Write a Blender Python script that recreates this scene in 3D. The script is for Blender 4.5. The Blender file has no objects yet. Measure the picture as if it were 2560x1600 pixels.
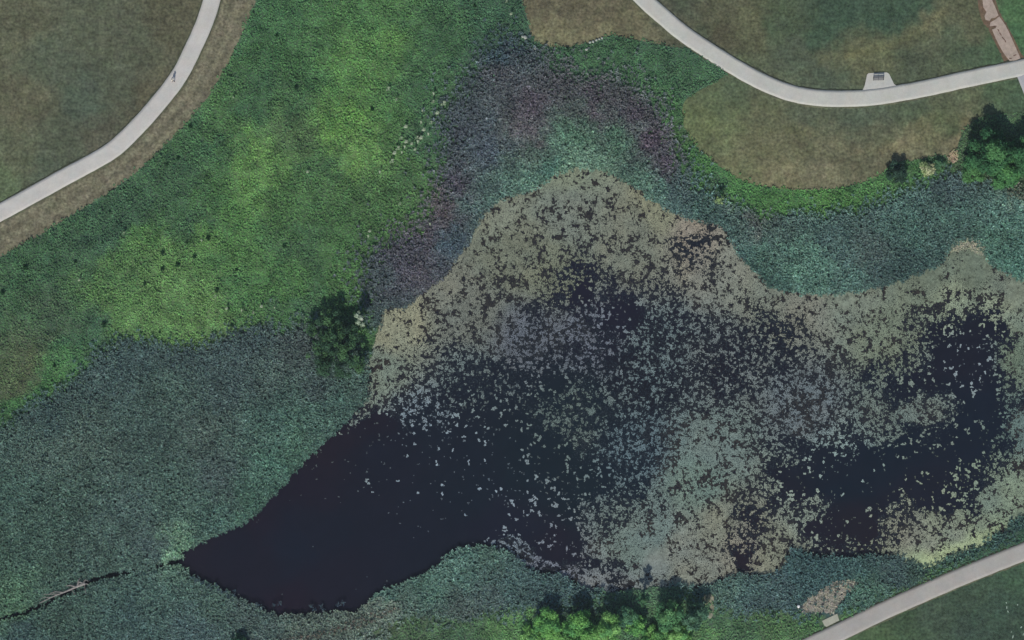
import bpy, math, random
import numpy as np
from mathutils import Vector, Matrix
R = math.radians
rng = np.random.default_rng(7)
random.seed(7)
SC = bpy.context.scene
COL = SC.collection

# ------------------------------------------------------------------ camera, sky, sun, exposure
S = 15.0                                   # photo pixels (2560 x 1600) per metre of ground
CAM_H = 600.0
cam_d = bpy.data.cameras.new('camera'); cam = bpy.data.objects.new('camera', cam_d); COL.objects.link(cam)
cam.location = (0, 0, CAM_H); cam.rotation_euler = (0, 0, 0)
cam_d.sensor_width = 36.0; cam_d.lens = 36.0 * CAM_H / (2560 / S)
cam_d.clip_start = 1.0; cam_d.clip_end = 5000.0
SC.camera = cam
SUN_EL, SHADOW = R(48), Vector((0.22, 1.0)).normalized()      # shadows fall towards the top of the picture
world = bpy.data.worlds.new('World'); SC.world = world; world.use_nodes = True
wn = world.node_tree
sky = wn.nodes.new('ShaderNodeTexSky'); sky.sky_type = 'NISHITA'; sky.sun_disc = False
sky.sun_elevation = SUN_EL
sky.sun_rotation = math.atan2(-SHADOW.x, -SHADOW.y)
sky.altitude = 100
wn.links.new(sky.outputs[0], wn.nodes['Background'].inputs['Color'])
wn.nodes['Background'].inputs['Strength'].default_value = 0.09
sun_d = bpy.data.lights.new('sun', 'SUN'); sun_d.energy = 3.15; sun_d.angle = R(0.53); sun_d.color = (1.0, 0.95, 0.88)
sun = bpy.data.objects.new('sun', sun_d); COL.objects.link(sun)
ld = Vector((SHADOW.x * math.cos(SUN_EL), SHADOW.y * math.cos(SUN_EL), -math.sin(SUN_EL)))
sun.rotation_euler = ld.to_track_quat('-Z', 'Y').to_euler(); sun.location = (0, 0, 80)
SC.view_settings.view_transform = 'Standard'; SC.view_settings.look = 'None'
SC.view_settings.exposure = 0.0; SC.view_settings.gamma = 1.0
SC.cycles.max_bounces = 4; SC.cycles.diffuse_bounces = 2; SC.cycles.transmission_bounces = 2

# ------------------------------------------------------------------ coordinates, colours, noise
DS = 2560 / 2419.0                          # points traced in a 2419-wide view of the photo
def PX(x, y, z=0.0): return Vector(((x - 1280) / S, (800 - y) / S, z))
def WX(pts, s=1.0):
    a = np.array(pts, float) * s
    return np.stack([(a[:, 0] - 1280) / S, (800 - a[:, 1]) / S], 1)
def WD(pts): return WX(pts, DS)
def lin(h):
    h = h.lstrip('#'); c = np.array([int(h[i:i + 2], 16) for i in (0, 2, 4)]) / 255.0
    return np.where(c <= 0.04045, c / 12.92, ((c + 0.055) / 1.055) ** 2.4)
ILLUM = np.array([0.98, 1.00, 1.06])        # what a flat white surface shows under this sun and sky
def alb(h, gain=1.0): return np.clip(lin(h) / ILLUM * gain, 0.002, 0.85)

class Noise:
    """smooth value noise over the plane, fractal; values 0..1"""
    def __init__(self, scale, octaves=3, seed=0):
        r = np.random.default_rng(seed); self.t = [r.random((256, 256)) for _ in range(octaves)]; self.s = scale
    def __call__(self, x, y):
        x = np.asarray(x, float); y = np.asarray(y, float); out = 0; amp = 1; tot = 0; s = self.s
        for k, t in enumerate(self.t):
            u = x / s + 37.1 * k + 500; v = y / s + 11.7 * k + 500
            i = np.floor(u).astype(int); j = np.floor(v).astype(int); f = u - i; g = v - j
            f = f * f * (3 - 2 * f); g = g * g * (3 - 2 * g)
            i0, j0, i1, j1 = i % 256, j % 256, (i + 1) % 256, (j + 1) % 256
            out = out + amp * ((t[i0, j0] * (1 - f) + t[i1, j0] * f) * (1 - g) + (t[i0, j1] * (1 - f) + t[i1, j1] * f) * g)
            tot += amp; amp *= 0.6; s *= 0.5
        return out / tot

def in_poly(P, poly):
    x, y = P[:, 0], P[:, 1]; c = np.zeros(len(P), bool); n = len(poly)
    for i in range(n):
        x1, y1 = poly[i]; x2, y2 = poly[(i + 1) % n]
        if y1 == y2: continue
        m = ((y1 > y) != (y2 > y)) & (x < (x2 - x1) * (y - y1) / (y2 - y1) + x1)
        c ^= m
    return c
def dist_line(P, line, closed=False, want_pt=False):
    best = np.full(len(P), 1e9); pt = np.zeros_like(P); side = np.zeros(len(P)); n = len(line)
    for i in range(n if closed else n - 1):
        a = line[i]; b = line[(i + 1) % n]; d = b - a; L2 = max(d @ d, 1e-9)
        t = np.clip(((P - a) @ d) / L2, 0, 1); q = a + t[:, None] * d
        dd = np.hypot(*(P - q).T); m = dd < best
        best[m] = dd[m]; pt[m] = q[m]; side[m] = np.sign(d[0] * (P[m, 1] - a[1]) - d[1] * (P[m, 0] - a[0]))
    return (best, pt) if want_pt else (best, side)
def smooth(pts, n=6):
    p = np.array(pts, float); p = np.vstack([2 * p[0] - p[1], p, 2 * p[-1] - p[-2]]); out = []
    for i in range(1, len(p) - 2):
        for k in range(n):
            t = k / n
            out.append(0.5 * ((2 * p[i]) + (-p[i - 1] + p[i + 1]) * t + (2 * p[i - 1] - 5 * p[i] + 4 * p[i + 1] - p[i + 2]) * t * t + (-p[i - 1] + 3 * p[i] - 3 * p[i + 1] + p[i + 2]) * t ** 3))
    out.append(p[-2]); return np.array(out)

GX, GY = np.arange(-98, 98.1, 0.7), np.arange(-66, 66.1, 0.7)
def field(pts, power=3.0, values=None):
    """scattered points (in the 2419 view) -> function giving the blended value at world points"""
    P = WD([p[:2] for p in pts]); V = np.array(values if values is not None else [alb(p[2]) for p in pts], float)
    if V.ndim == 1: V = V[:, None]
    xx, yy = np.meshgrid(GX, GY, indexing='ij'); q = np.stack([xx.ravel(), yy.ravel()], 1)
    num = np.zeros((len(q), V.shape[1])); den = np.zeros(len(q))
    for p, v in zip(P, V):
        w = 1.0 / (np.hypot(q[:, 0] - p[0], q[:, 1] - p[1]) + 0.35) ** power
        num += w[:, None] * v; den += w
    g = (num / den[:, None]).reshape(len(GX), len(GY), -1)
    def f(P):
        u = np.clip((P[:, 0] - GX[0]) / 0.7, 0, len(GX) - 1.001); v = np.clip((P[:, 1] - GY[0]) / 0.7, 0, len(GY) - 1.001)
        i = u.astype(int); j = v.astype(int); a = (u - i)[:, None]; b = (v - j)[:, None]
        return (g[i, j] * (1 - a) + g[i + 1, j] * a) * (1 - b) + (g[i, j + 1] * (1 - a) + g[i + 1, j + 1] * a) * b
    return f

# ------------------------------------------------------------------ outlines traced from the photo
POND = smooth([(428,1302),(470,1280),(530,1255),(600,1215),(640,1170),(690,1120),(730,1075),(780,1030),(820,990),(850,960),(868,925),
 (865,880),(880,840),(888,790),(900,750),(915,730),(960,722),(985,700),(1010,680),(1050,650),(1080,600),(1110,565),(1130,520),(1150,490),
 (1190,465),(1240,450),(1280,430),(1320,410),(1370,395),(1420,400),(1460,420),(1510,445),(1550,475),(1590,500),(1640,520),(1700,530),
 (1730,560),(1750,600),(1780,635),(1820,670),(1870,688),(1940,692),(2000,690),(2060,680),(2120,662),(2180,640),(2230,615),(2240,585),
 (2270,568),(2310,575),(2332,600),(2340,620),(2380,640),(2419,655),(2480,680),(2560,760),(2590,900),(2570,1050),(2500,1160),(2419,1218),(2380,1250),
 (2340,1275),(2300,1295),(2250,1320),(2200,1335),(2170,1342),(2140,1325),(2080,1315),(1990,1320),(1940,1318),(1890,1305),(1872,1302),
 (1860,1330),(1845,1350),(1815,1362),(1760,1362),(1720,1372),(1680,1385),(1640,1390),(1600,1380),(1560,1385),(1500,1390),(1450,1397),
 (1400,1392),(1350,1378),(1310,1360),(1260,1350),(1220,1322),(1190,1298),(1150,1290),(1100,1295),(1060,1310),(1030,1340),(980,1370),
 (920,1390),(885,1410),(870,1430),(840,1445),(770,1452),(700,1455),(640,1452),(600,1432),(560,1412),(510,1387),(460,1367),(430,1345),(424,1322)], 3)
POND = WD(POND)
_pn = Noise(1.6, 2, 5)
POND = POND + np.stack([_pn(POND[:, 0], POND[:, 1]) - .5, _pn(POND[:, 0] + 90, POND[:, 1]) - .5], 1) * 0.9

def tile(x0, y0, pts, k=2.8): return [(x0 + u / k, y0 + v / k) for u, v in pts]
PATH_W = WX(smooth(tile(0, 0, [(1570,-400),(1535,-200),(1483,0),(1435,150),(1365,310),(1255,528),(1085,750),(885,965),(735,1085),(425,1255),(25,1475),(-400,1700)]), 6))
PATH_N = WX(smooth([(1500,-130),(1560,-55),(1611,0),(1665,48),(1708,84)] + tile(1700, 0, [(200,355),(400,480),(600,585),(800,659),(1000,688),(1200,690),(1400,675),(1700,622),(2000,556),(2408,470),(2900,365)]), 6))
PATH_S = WX(smooth([(1780,1728),(1900,1672),(1995,1628),(2103.6,1578),(2200,1531),(2307,1483),(2414,1437),(2560,1379),(2720,1316)], 6))
PATH_B = WX([(2560,184),(2578,229),(2615,320),(2660,420)])
W_W, W_N, W_S, W_B = 2.8, 2.72, 2.95, 2.5
BAY = WX([(2152,232),(2157,225),(2162,213),(2167.6,186.5),(2171.6,183),(2218,181),(2223,185),(2235,210),(2243,215.5),(2252,216),(2246,240),(2160,246)])

LAWN_W = np.vstack([PATH_W, WX([(-200,400),(-200,-160),(400,-160)])])
VERGE_W = np.vstack([PATH_W[::-1], WD([(620,-110),(606,0),(570,80),(540,150),(490,230),(430,300),(370,360),(320,410),(250,460),(180,500),(100,550),(0,605),(-160,690)])[:1],
                     WD([(606,0),(572,80),(538,152),(490,232),(430,303),(370,363),(318,411),(250,460),(180,502),(100,552),(0,607),(-160,700)])])
LAWN_N = WX([(1500,-130),(1560,-55),(1611,0),(1665,48),(1710,86),(1712,122),(1660,114),(1614,104),(1575,96),(1546,91),(1528,87),(1506,95),(1470,107),(1420,118),(1380,118),(1345,108),(1327,88),(1318,45),(1305,10),(1300,-130)])
LAWN_NE = np.vstack([PATH_N, WX([(2760,-160),(1500,-160)])])
_e = [(1818,186),(1771,214),(1721,243),(1706,271),(1711,321),(1736,361),(1771,396),(1807,421),(1861,454),(1914,466),(1986,475),(2057,474),(2128,464),(2182,446),(2211,429),(2229,407),(2271,404),(2307,396),(2361,389),(2386,404),(2396,357),(2414,321),(2450,293),(2521,286),(2600,280),(2740,270)]
LAWN_E = np.vstack([WX(smooth(_e, 3)), PATH_N[PATH_N[:, 0] > (1800 - 1280) / S][::-1]])
LAWN_S = np.vstack([PATH_S, WX([(2760,1760),(1780,1760)])])

R_W = WD([(-160,1060),(0,1010),(60,968),(130,925),(190,882),(245,817),(300,812),(400,818),(500,808),(570,790),(640,782),(710,775),(760,760),(800,800),(868,840),(900,925),(900,1000),(500,1400),(900,1500),(900,1620),(-160,1620)])
R_N = WD([(875,765),(862,660),(880,600),(930,570),(1000,540),(1040,450),(1060,400),(1065,300),(1075,240),(1110,190),(1170,130),(1200,95),(1260,110),(1300,170),(1380,190),(1470,200),(1540,245),(1580,330),(1600,390),(1640,440),(1720,490),(1800,512),(1900,512),(2000,502),(2100,472),(2200,432),(2260,412),(2330,440),(2419,455),(2620,455),(2620,760),(2000,800),(1300,700),(1000,800)])
R_S = WD([(400,1300),(1100,1250),(1400,1350),(1430,1400),(1330,1432),(1200,1445),(1000,1462),(850,1480),(700,1500),(600,1620),(400,1620)])
R_E = WD([(1600,1370),(1900,1270),(2150,1300),(2300,1280),(2600,1060),(2600,1130),(2419,1240),(2350,1285),(2200,1352),(2130,1392),(2060,1428),(1960,1450),(1850,1450),(1760,1450),(1690,1430)])
DITCH = WD(smooth([(-120,1500),(0,1464),(70,1441),(110,1424),(160,1398),(205,1376),(250,1362),(325,1348),(370,1338),(430,1325)], 4))

# ------------------------------------------------------------------ colour of the plants and the ground, point by point
MEADOW = [(650,50,'#3E6243'),(600,20,'#41654a'),(850,30,'#4A6F44'),(760,80,'#476b45'),(900,120,'#567a42'),(1050,60,'#416347'),(1150,60,'#3B5A4B'),(1200,60,'#385548'),(1190,95,'#34494D'),(700,150,'#3F6340'),
(800,170,'#577d43'),(620,250,'#3E5F45'),(560,330,'#476843'),(620,370,'#60824a'),(595,350,'#648647'),(700,310,'#4f6545'),(800,300,'#5e833f'),(900,270,'#4B7042'),(1000,230,'#3F5F45'),(1000,330,'#44624a'),(950,370,'#4E7040'),
(850,370,'#668849'),(750,400,'#486845'),(600,440,'#5c7f45'),(700,480,'#45663F'),(850,470,'#48663F'),(950,450,'#4C6A44'),(450,500,'#3C5948'),(300,480,'#3A5648'),(250,560,'#395549'),(350,560,'#4D7040'),
(500,560,'#567942'),(380,600,'#60804b'),(600,600,'#4C7040'),(700,590,'#436245'),(800,550,'#44653F'),(850,620,'#47693f'),(120,620,'#3D5B47'),(50,680,'#3C5C44'),(100,720,'#46574A'),(250,680,'#547345'),
(330,740,'#5e7f4c'),(450,720,'#5f7e4a'),(550,680,'#4D7346'),(650,680,'#4A7040'),(480,770,'#5e7c4a'),(700,740,'#40604A'),(150,800,'#40614A'),(80,820,'#525c4a'),(50,870,'#585b48'),(20,940,'#555a47'),
(180,850,'#47704a'),(120,900,'#457045'),(60,960,'#3F6A42'),(20,1000,'#3c6040'),(200,760,'#3E5B4B'),(100,780,'#4c594a'),(500,430,'#45683f'),(400,430,'#3f5c47'),(480,370,'#41634a'),(420,480,'#426347'),(550,500,'#4d7340'),
(1300,150,'#3B5B4A'),(1400,120,'#3F604A'),(1500,150,'#3E5E48'),(1600,130,'#3D594A'),(1650,170,'#41604c'),(1560,240,'#456848'),(1600,300,'#46653F'),(1620,350,'#3F6540'),(1660,410,'#4D7A45'),(1750,460,'#4a7543'),
(1850,490,'#48723f'),(1950,490,'#4d763f'),(2050,460,'#486f41'),(2150,430,'#4A6F48'),(1700,480,'#3c5548'),(2300,390,'#4a5d4a'),(1050,300,'#40604a'),
(950,1490,'#4B5F4C'),(1100,1480,'#475F4C'),(1200,1500,'#5f8355'),(1300,1490,'#587e54'),(1400,1500,'#5c8258'),(1600,1500,'#587a52'),(1700,1500,'#5F8055'),(1450,1440,'#405a52'),(1500,1400,'#4f6a5c'),
(1750,1490,'#4a6650'),(1840,1500,'#4f6a4a'),(1950,1470,'#4b6a49'),(2050,1430,'#4f6f4a'),(2150,1390,'#476049'),(2220,1355,'#48664a'),(2350,1290,'#38524A'),(2419,1250,'#35504C'),(850,1490,'#55604f'),(1350,1430,'#3f5650'),(1700,1450,'#45604f')]
REED = [(1150,468,'#4c675e'),(1210,448,'#4f6b60'),(1250,432,'#516e62'),(1330,385,'#54705f'),(1380,372,'#567262'),(1430,382,'#54705f'),(1500,425,'#4c6a5c'),(1560,462,'#48655c'),(1620,500,'#45605c'),(1770,600,'#46655c'),(1790,640,'#33504c'),(1830,672,'#35524e'),(1790,600,'#466257'),(1890,650,'#506f60'),(1930,600,'#4b6a5c'),(2180,615,'#33474a'),(2120,640,'#384a4e'),(1080,300,'#414A52'),(1100,200,'#3E4B4E'),(1180,180,'#454B50'),(1250,250,'#48454E'),(1400,250,'#47444C'),(1480,270,'#46444D'),(1540,340,'#4B4450'),(1580,400,'#48444F'),(1250,310,'#4D4C51'),(1150,350,'#44505A'),
(1090,430,'#44444F'),(1150,430,'#3F5350'),(1250,360,'#4A5E55'),(1350,330,'#456452'),(1450,330,'#42604F'),(1300,390,'#416358'),(1500,400,'#40574F'),(1600,470,'#3B4D4F'),(1700,540,'#3B4F50'),(1040,500,'#4C484D'),
(1000,560,'#47454D'),(1060,570,'#3C4C55'),(950,620,'#454751'),(900,650,'#404C4F'),(930,700,'#42454e'),(1130,500,'#4a5e5c'),(990,650,'#47474f'),(1180,120,'#34464E'),(1330,200,'#45484d'),
(1780,530,'#5A4F52'),(1800,620,'#4A6557'),(1900,610,'#4C695A'),(1900,680,'#4A635A'),(1850,560,'#44504F'),(1960,560,'#44555A'),(2000,620,'#46585A'),(2050,590,'#4D5255'),(2080,640,'#434F55'),(2150,550,'#45605A'),
(2250,500,'#456059'),(2350,480,'#48625E'),(2350,560,'#446453'),(2400,620,'#40665A'),(2300,430,'#46555B'),(2240,440,'#434C57'),(2405,450,'#6A7368'),(2380,520,'#45635a'),(1740,600,'#3b5457'),(2030,650,'#46605a'),(2200,590,'#3e5350'),
(300,840,'#3C4A50'),(450,840,'#3D4850'),(600,820,'#3E4750'),(700,820,'#45444c'),(250,900,'#414F53'),(400,920,'#45554F'),(550,900,'#434D54'),(650,870,'#4C5553'),(750,920,'#454A52'),(100,980,'#3B4B4E'),
(200,1050,'#4D5650'),(100,1080,'#4A5550'),(350,1000,'#404F4D'),(500,1030,'#4B514E'),(520,1130,'#454B51'),(650,1000,'#3D5650'),(750,1000,'#405A4F'),(700,1050,'#446350'),(650,1100,'#3C5F50'),(400,1150,'#43564F'),
(300,1200,'#455353'),(150,1200,'#405349'),(50,1150,'#3D544C'),(50,1300,'#3D5247'),(200,1300,'#44544D'),(350,1280,'#454F54'),(425,1288,'#627a58'),(500,1230,'#3E5650'),(580,1180,'#3B5A4A'),(850,930,'#44564F'),(800,960,'#3e5550'),
(50,1500,'#3B4F55'),(150,1440,'#3F5249'),(250,1420,'#415650'),(300,1450,'#3E5358'),(400,1420,'#445955'),(500,1430,'#45564F'),(450,1490,'#42505A'),(600,1480,'#4A5254'),(10,1400,'#4c6a45'),(30,1430,'#47613f'),
(900,1410,'#46605A'),(1000,1380,'#4A665A'),(1100,1340,'#4C6660'),(1150,1310,'#4A6058'),(1050,1430,'#465651'),(1200,1380,'#42545A'),(1150,1420,'#4B5359'),(1300,1400,'#3D4F59'),(1250,1360,'#3F5258'),
(900,1448,'#6a645c'),(840,1460,'#5f5b54'),(800,1470,'#56564F'),(700,1500,'#55544F'),(1000,1465,'#4a514c'),(1080,1440,'#4f4f52'),
(1750,1400,'#41565A'),(1800,1430,'#404E58'),(1900,1350,'#36505A'),(2000,1350,'#37535A'),(2100,1350,'#3D4A52'),(1850,1390,'#3F4F5A'),(2050,1400,'#45604f'),(1950,1345,'#36505A'),(2200,1340,'#3f5448'),(2300,1310,'#38524A'),(2360,1280,'#334B4C'),(1720,1400,'#4a5c55')]
LAWN = [(60,60,'#5f604e'),(200,60,'#595e4e'),(300,100,'#565a4b'),(400,60,'#5a5847'),(120,150,'#575f50'),(60,250,'#5f5e4c'),(200,250,'#505b4f'),(300,200,'#555b4c'),(350,230,'#5e5949'),(150,330,'#545a4b'),(250,330,'#58574a'),(60,370,'#5f6450'),(0,440,'#5d6a50'),(120,400,'#525a4c'),
(1300,20,'#635d4c'),(1400,20,'#635d4b'),(1300,80,'#757058'),(1400,85,'#767059'),(1500,60,'#69644f'),(1540,85,'#706b57'),(1600,70,'#5b5b4a'),(1640,105,'#4a5846'),(1570,30,'#57584a'),
(1600,10,'#4d5345'),(1720,30,'#5c5c49'),(1780,60,'#5d5f48'),(1850,60,'#4d5a46'),(2000,30,'#3c5042'),(2100,50,'#3d5243'),(1950,90,'#3f5443'),(2150,20,'#3f5444'),(1880,130,'#50594a'),(1960,140,'#595d4a'),(2020,135,'#62634b'),(2080,118,'#60634b'),(2150,95,'#5c5f4a'),(2200,60,'#666650'),(2280,30,'#5b5d49'),(2250,100,'#525c49'),(2300,120,'#4b5a47'),(1950,180,'#4f5a4b'),(2150,150,'#4e5646'),(2300,70,'#5d5f4a'),(2400,30,'#4b6b48'),(2340,140,'#4b6048'),(2390,90,'#446646'),(1700,80,'#52503f'),
(1750,210,'#54604a'),(1700,240,'#5b664b'),(1800,210,'#5a604b'),(1700,330,'#676c50'),(1800,260,'#61644c'),(1800,350,'#6a6950'),(1900,270,'#5a614f'),(1900,340,'#67664f'),(1850,420,'#767158'),(1950,430,'#75715b'),(1980,370,'#676551'),(2050,270,'#566050'),(2150,260,'#525d4a'),(2070,330,'#5f614e'),(2150,350,'#736f5a'),(2100,400,'#6d6a55'),(2200,320,'#6c6b52'),(2250,230,'#5b614c'),(2300,220,'#60654e'),(2230,290,'#59624a'),(2270,330,'#777059'),(2230,370,'#6e6b57'),(2180,390,'#6b6953'),(2350,220,'#4f6049'),(2400,230,'#4a5e49'),(1680,300,'#656e4c'),(1740,390,'#6f7154'),
(2150,1480,'#40543f'),(2200,1460,'#415244'),(2300,1410,'#3e5142'),(2300,1480,'#3a4c42'),(2400,1350,'#415a47'),(2400,1480,'#3a4c41'),(2350,1440,'#3a4f43'),(2070,1505,'#4a5f42')]
def softer(f, k):                              # plants light each other: their own colour is a little duller than it looks
    def g(P): c = f(P); return c + ((c @ np.array([.3, .55, .15]))[:, None] - c) * k
    return g
def warp(f, a1, s1, a2, s2, seed):             # patches of plants have ragged outlines
    n1, n2 = Noise(s1, 3, seed), Noise(s2, 2, seed + 1)
    def g(P):
        x, y = P[:, 0], P[:, 1]
        return f(P + a1 * (np.stack([n1(x, y), n1(x + 77, y + 31)], 1) - .5) + a2 * (np.stack([n2(x, y), n2(x + 55, y + 13)], 1) - .5))
    return g
_mf, _rf = warp(field(MEADOW, 4.0), 9, 5.0, 3, 1.2, 201), warp(field(REED), 6, 4.0, 2.5, 1.0, 211)
def reed_hue(P):
    c = _rf(P); w = np.array([.3, .55, .15]); t = alb('#445b56'); belt = np.clip((P[:, 1] - 1) / 5, 0, 1) * (P[:, 0] < 30)
    k = (.60 - .42 * belt)[:, None]; c = c * (1 + belt[:, None] * np.array([.07, -.03, .02])); return c * (1 - k) + t[None] * ((c @ w) / (t @ w))[:, None] * k
_mm = alb('#486a46')
def calm(P): return _mf(P) * .78 + _mm[None] * .22
meadow_c, reed_c, lawn_c = softer(calm, .20), reed_hue, softer(warp(field(LAWN, 5.0), 3.5, 3.5, 1.2, .9, 221), .10)

# ------------------------------------------------------------------ materials
def new_mat(name):
    m = bpy.data.materials.new(name); m.use_nodes = True; return m, m.node_tree, m.node_tree.nodes['Principled BSDF']
def surface_mat(name, attr=False, col=(.3, .3, .3), rough=0.9, spec=0.2, scales=((1.2, 0.25), (0.25, 0.25)), hue=0.0, bump=0.0, bump_scale=8.0):
    """base colour (own or from the mesh) broken up by several sizes of noise"""
    m, nt, bs = new_mat(name); N = nt.nodes; L = nt.links
    tc = N.new('ShaderNodeTexCoord')
    if attr:
        a = N.new('ShaderNodeAttribute'); a.attribute_name = 'Col'; cur = a.outputs['Color']
    else:
        a = N.new('ShaderNodeRGB'); a.outputs[0].default_value = (*col, 1); cur = a.outputs[0]
    for k, (sz, amt) in enumerate(scales):
        n = N.new('ShaderNodeTexNoise'); n.inputs['Scale'].default_value = 1.0 / sz; n.inputs['Detail'].default_value = 3
        L.new(tc.outputs['Object'], n.inputs['Vector'])
        r = N.new('ShaderNodeMapRange'); r.inputs['From Min'].default_value = 0.25; r.inputs['From Max'].default_value = 0.75
        r.inputs['To Min'].default_value = 1 - amt; r.inputs['To Max'].default_value = 1 + amt
        L.new(n.outputs['Fac'], r.inputs['Value'])
        x = N.new('ShaderNodeVectorMath'); x.operation = 'SCALE'; L.new(cur, x.inputs[0]); L.new(r.outputs[0], x.inputs['Scale']); cur = x.outputs[0]
    if hue:
        n = N.new('ShaderNodeTexNoise'); n.inputs['Scale'].default_value = 0.55; n.inputs['Detail'].default_value = 5; n.inputs['Roughness'].default_value = 0.7
        L.new(tc.outputs['Object'], n.inputs['Vector'])
        mp = N.new('ShaderNodeVectorMath'); mp.operation = 'MULTIPLY_ADD'
        L.new(n.outputs['Color'], mp.inputs[0]); mp.inputs[1].default_value = (hue * 2, hue * 2, hue * 2); mp.inputs[2].default_value = (1 - hue,) * 3
        x = N.new('ShaderNodeVectorMath'); x.operation = 'MULTIPLY'; L.new(cur, x.inputs[0]); L.new(mp.outputs[0], x.inputs[1]); cur = x.outputs[0]
    L.new(cur, bs.inputs['Base Color'])
    bs.inputs['Roughness'].default_value = rough; bs.inputs['Specular IOR Level'].default_value = spec
    if bump:
        n = N.new('ShaderNodeTexNoise'); n.inputs['Scale'].default_value = bump_scale; n.inputs['Detail'].default_value = 4
        L.new(tc.outputs['Object'], n.inputs['Vector'])
        b = N.new('ShaderNodeBump'); b.inputs['Strength'].default_value = bump; b.inputs['Distance'].default_value = 0.1
        L.new(n.outputs['Fac'], b.inputs['Height']); L.new(b.outputs[0], bs.inputs['Normal'])
    return m
def leaf_mat(name, trans=0.32):
    m = bpy.data.materials.new(name); m.use_nodes = True; nt = m.node_tree; N = nt.nodes; L = nt.links; N.clear()
    a = N.new('ShaderNodeAttribute'); a.attribute_name = 'Col'
    d = N.new('ShaderNodeBsdfDiffuse'); t = N.new('ShaderNodeBsdfTranslucent'); x = N.new('ShaderNodeMixShader'); o = N.new('ShaderNodeOutputMaterial')
    L.new(a.outputs['Color'], d.inputs['Color']); L.new(a.outputs['Color'], t.inputs['Color'])
    x.inputs[0].default_value = trans; L.new(d.outputs[0], x.inputs[1]); L.new(t.outputs[0], x.inputs[2]); L.new(x.outputs[0], o.inputs['Surface'])
    return m
M_LEAF = leaf_mat('leaf')
M_PAD = leaf_mat('lily_leaf', 0.05); M_CROWN = leaf_mat('crown_leaf', .12)
M_GROUND = surface_mat('ground_soil_and_litter', attr=True, scales=((2.5, .18), (.5, .3)), hue=.15, bump=.5)
M_LAWN = surface_mat('mown_grass', attr=True, scales=((4.0, .16), (1.3, .34), (.45, .5)), hue=.13, bump=.6, bump_scale=5)
M_PATH = surface_mat('pale_path_gravel', attr=True, scales=((4.0, .05), (.9, .05), (.25, .05)), hue=.05, bump=.2, bump_scale=20)
M_BARK = surface_mat('bark', col=tuple(alb('#5a5048')), scales=((.3, .3),), bump=.4)
M_DEAD = surface_mat('bleached_wood', col=tuple(alb('#8a8785')), scales=((.3, .3), (.1, .2)), bump=.4)
M_STONE = surface_mat('pale_stone', col=tuple(alb('#a9b0aa')), scales=((.4, .2),), bump=.4)
M_WHITE = surface_mat('white_stone', col=(.8, .8, .76), scales=((.4, .1),), bump=.2)
M_PAINT = surface_mat('worn_white_paint', col=tuple(alb('#8fa296')), scales=((.5, .3), (.15, .3)))
def water_mat():
    m, nt, bs = new_mat('dark_pond_water'); N = nt.nodes; L = nt.links
    tc = N.new('ShaderNodeTexCoord'); a = N.new('ShaderNodeAttribute'); a.attribute_name = 'Col'; L.new(a.outputs['Color'], bs.inputs['Base Color'])
    bs.inputs['Roughness'].default_value = 0.08; bs.inputs['IOR'].default_value = 1.33; bs.inputs['Specular IOR Level'].default_value = .5
    w = N.new('ShaderNodeTexNoise'); w.inputs['Scale'].default_value = 1.5; w.inputs['Detail'].default_value = 3; L.new(tc.outputs['Object'], w.inputs['Vector'])
    b = N.new('ShaderNodeBump'); b.inputs['Strength'].default_value = .05; b.inputs['Distance'].default_value = .05
    L.new(w.outputs['Fac'], b.inputs['Height']); L.new(b.outputs[0], bs.inputs['Normal'])
    return m
M_WATER = water_mat()

# ------------------------------------------------------------------ mesh helpers
def mesh_np(name, V, F, mat, col=None, smooth_f=False):
    V = np.asarray(V, np.float32); F = np.asarray(F, np.int32); k = F.shape[1]
    me = bpy.data.meshes.new(name); me.vertices.add(len(V)); me.vertices.foreach_set('co', V.ravel())
    me.loops.add(F.size); me.loops.foreach_set('vertex_index', F.ravel())
    me.polygons.add(len(F)); me.polygons.foreach_set('loop_start', np.arange(0, F.size, k, dtype=np.int32))
    me.update(calc_edges=True)
    if smooth_f: me.polygons.foreach_set('use_smooth', np.ones(len(F), bool))
    if col is not None:
        c = np.ones((len(V), 4), np.float32); c[:, :3] = col
        me.color_attributes.new('Col', 'FLOAT_COLOR', 'POINT').data.foreach_set('color', c.ravel())
    me.materials.append(mat); return me
def link(name, me, parent=None, loc=None, rz=0):
    o = bpy.data.objects.new(name, me); COL.objects.link(o)
    if parent: o.parent = parent
    if loc is not None: o.location = loc
    if rz: o.rotation_euler = (0, 0, rz)
    return o
def tag(o, label=None, cat=None, group=None, kind=None):
    if label: o['label'] = label
    if cat: o['category'] = cat
    if group: o['group'] = group
    if kind: o['kind'] = kind
    return o
def copy_tree(o, parent=None):
    c = o.copy(); COL.objects.link(c); c.parent = parent
    for ch in [q for q in COL.objects if q.parent == o]: copy_tree(ch, c)
    return c
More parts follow.
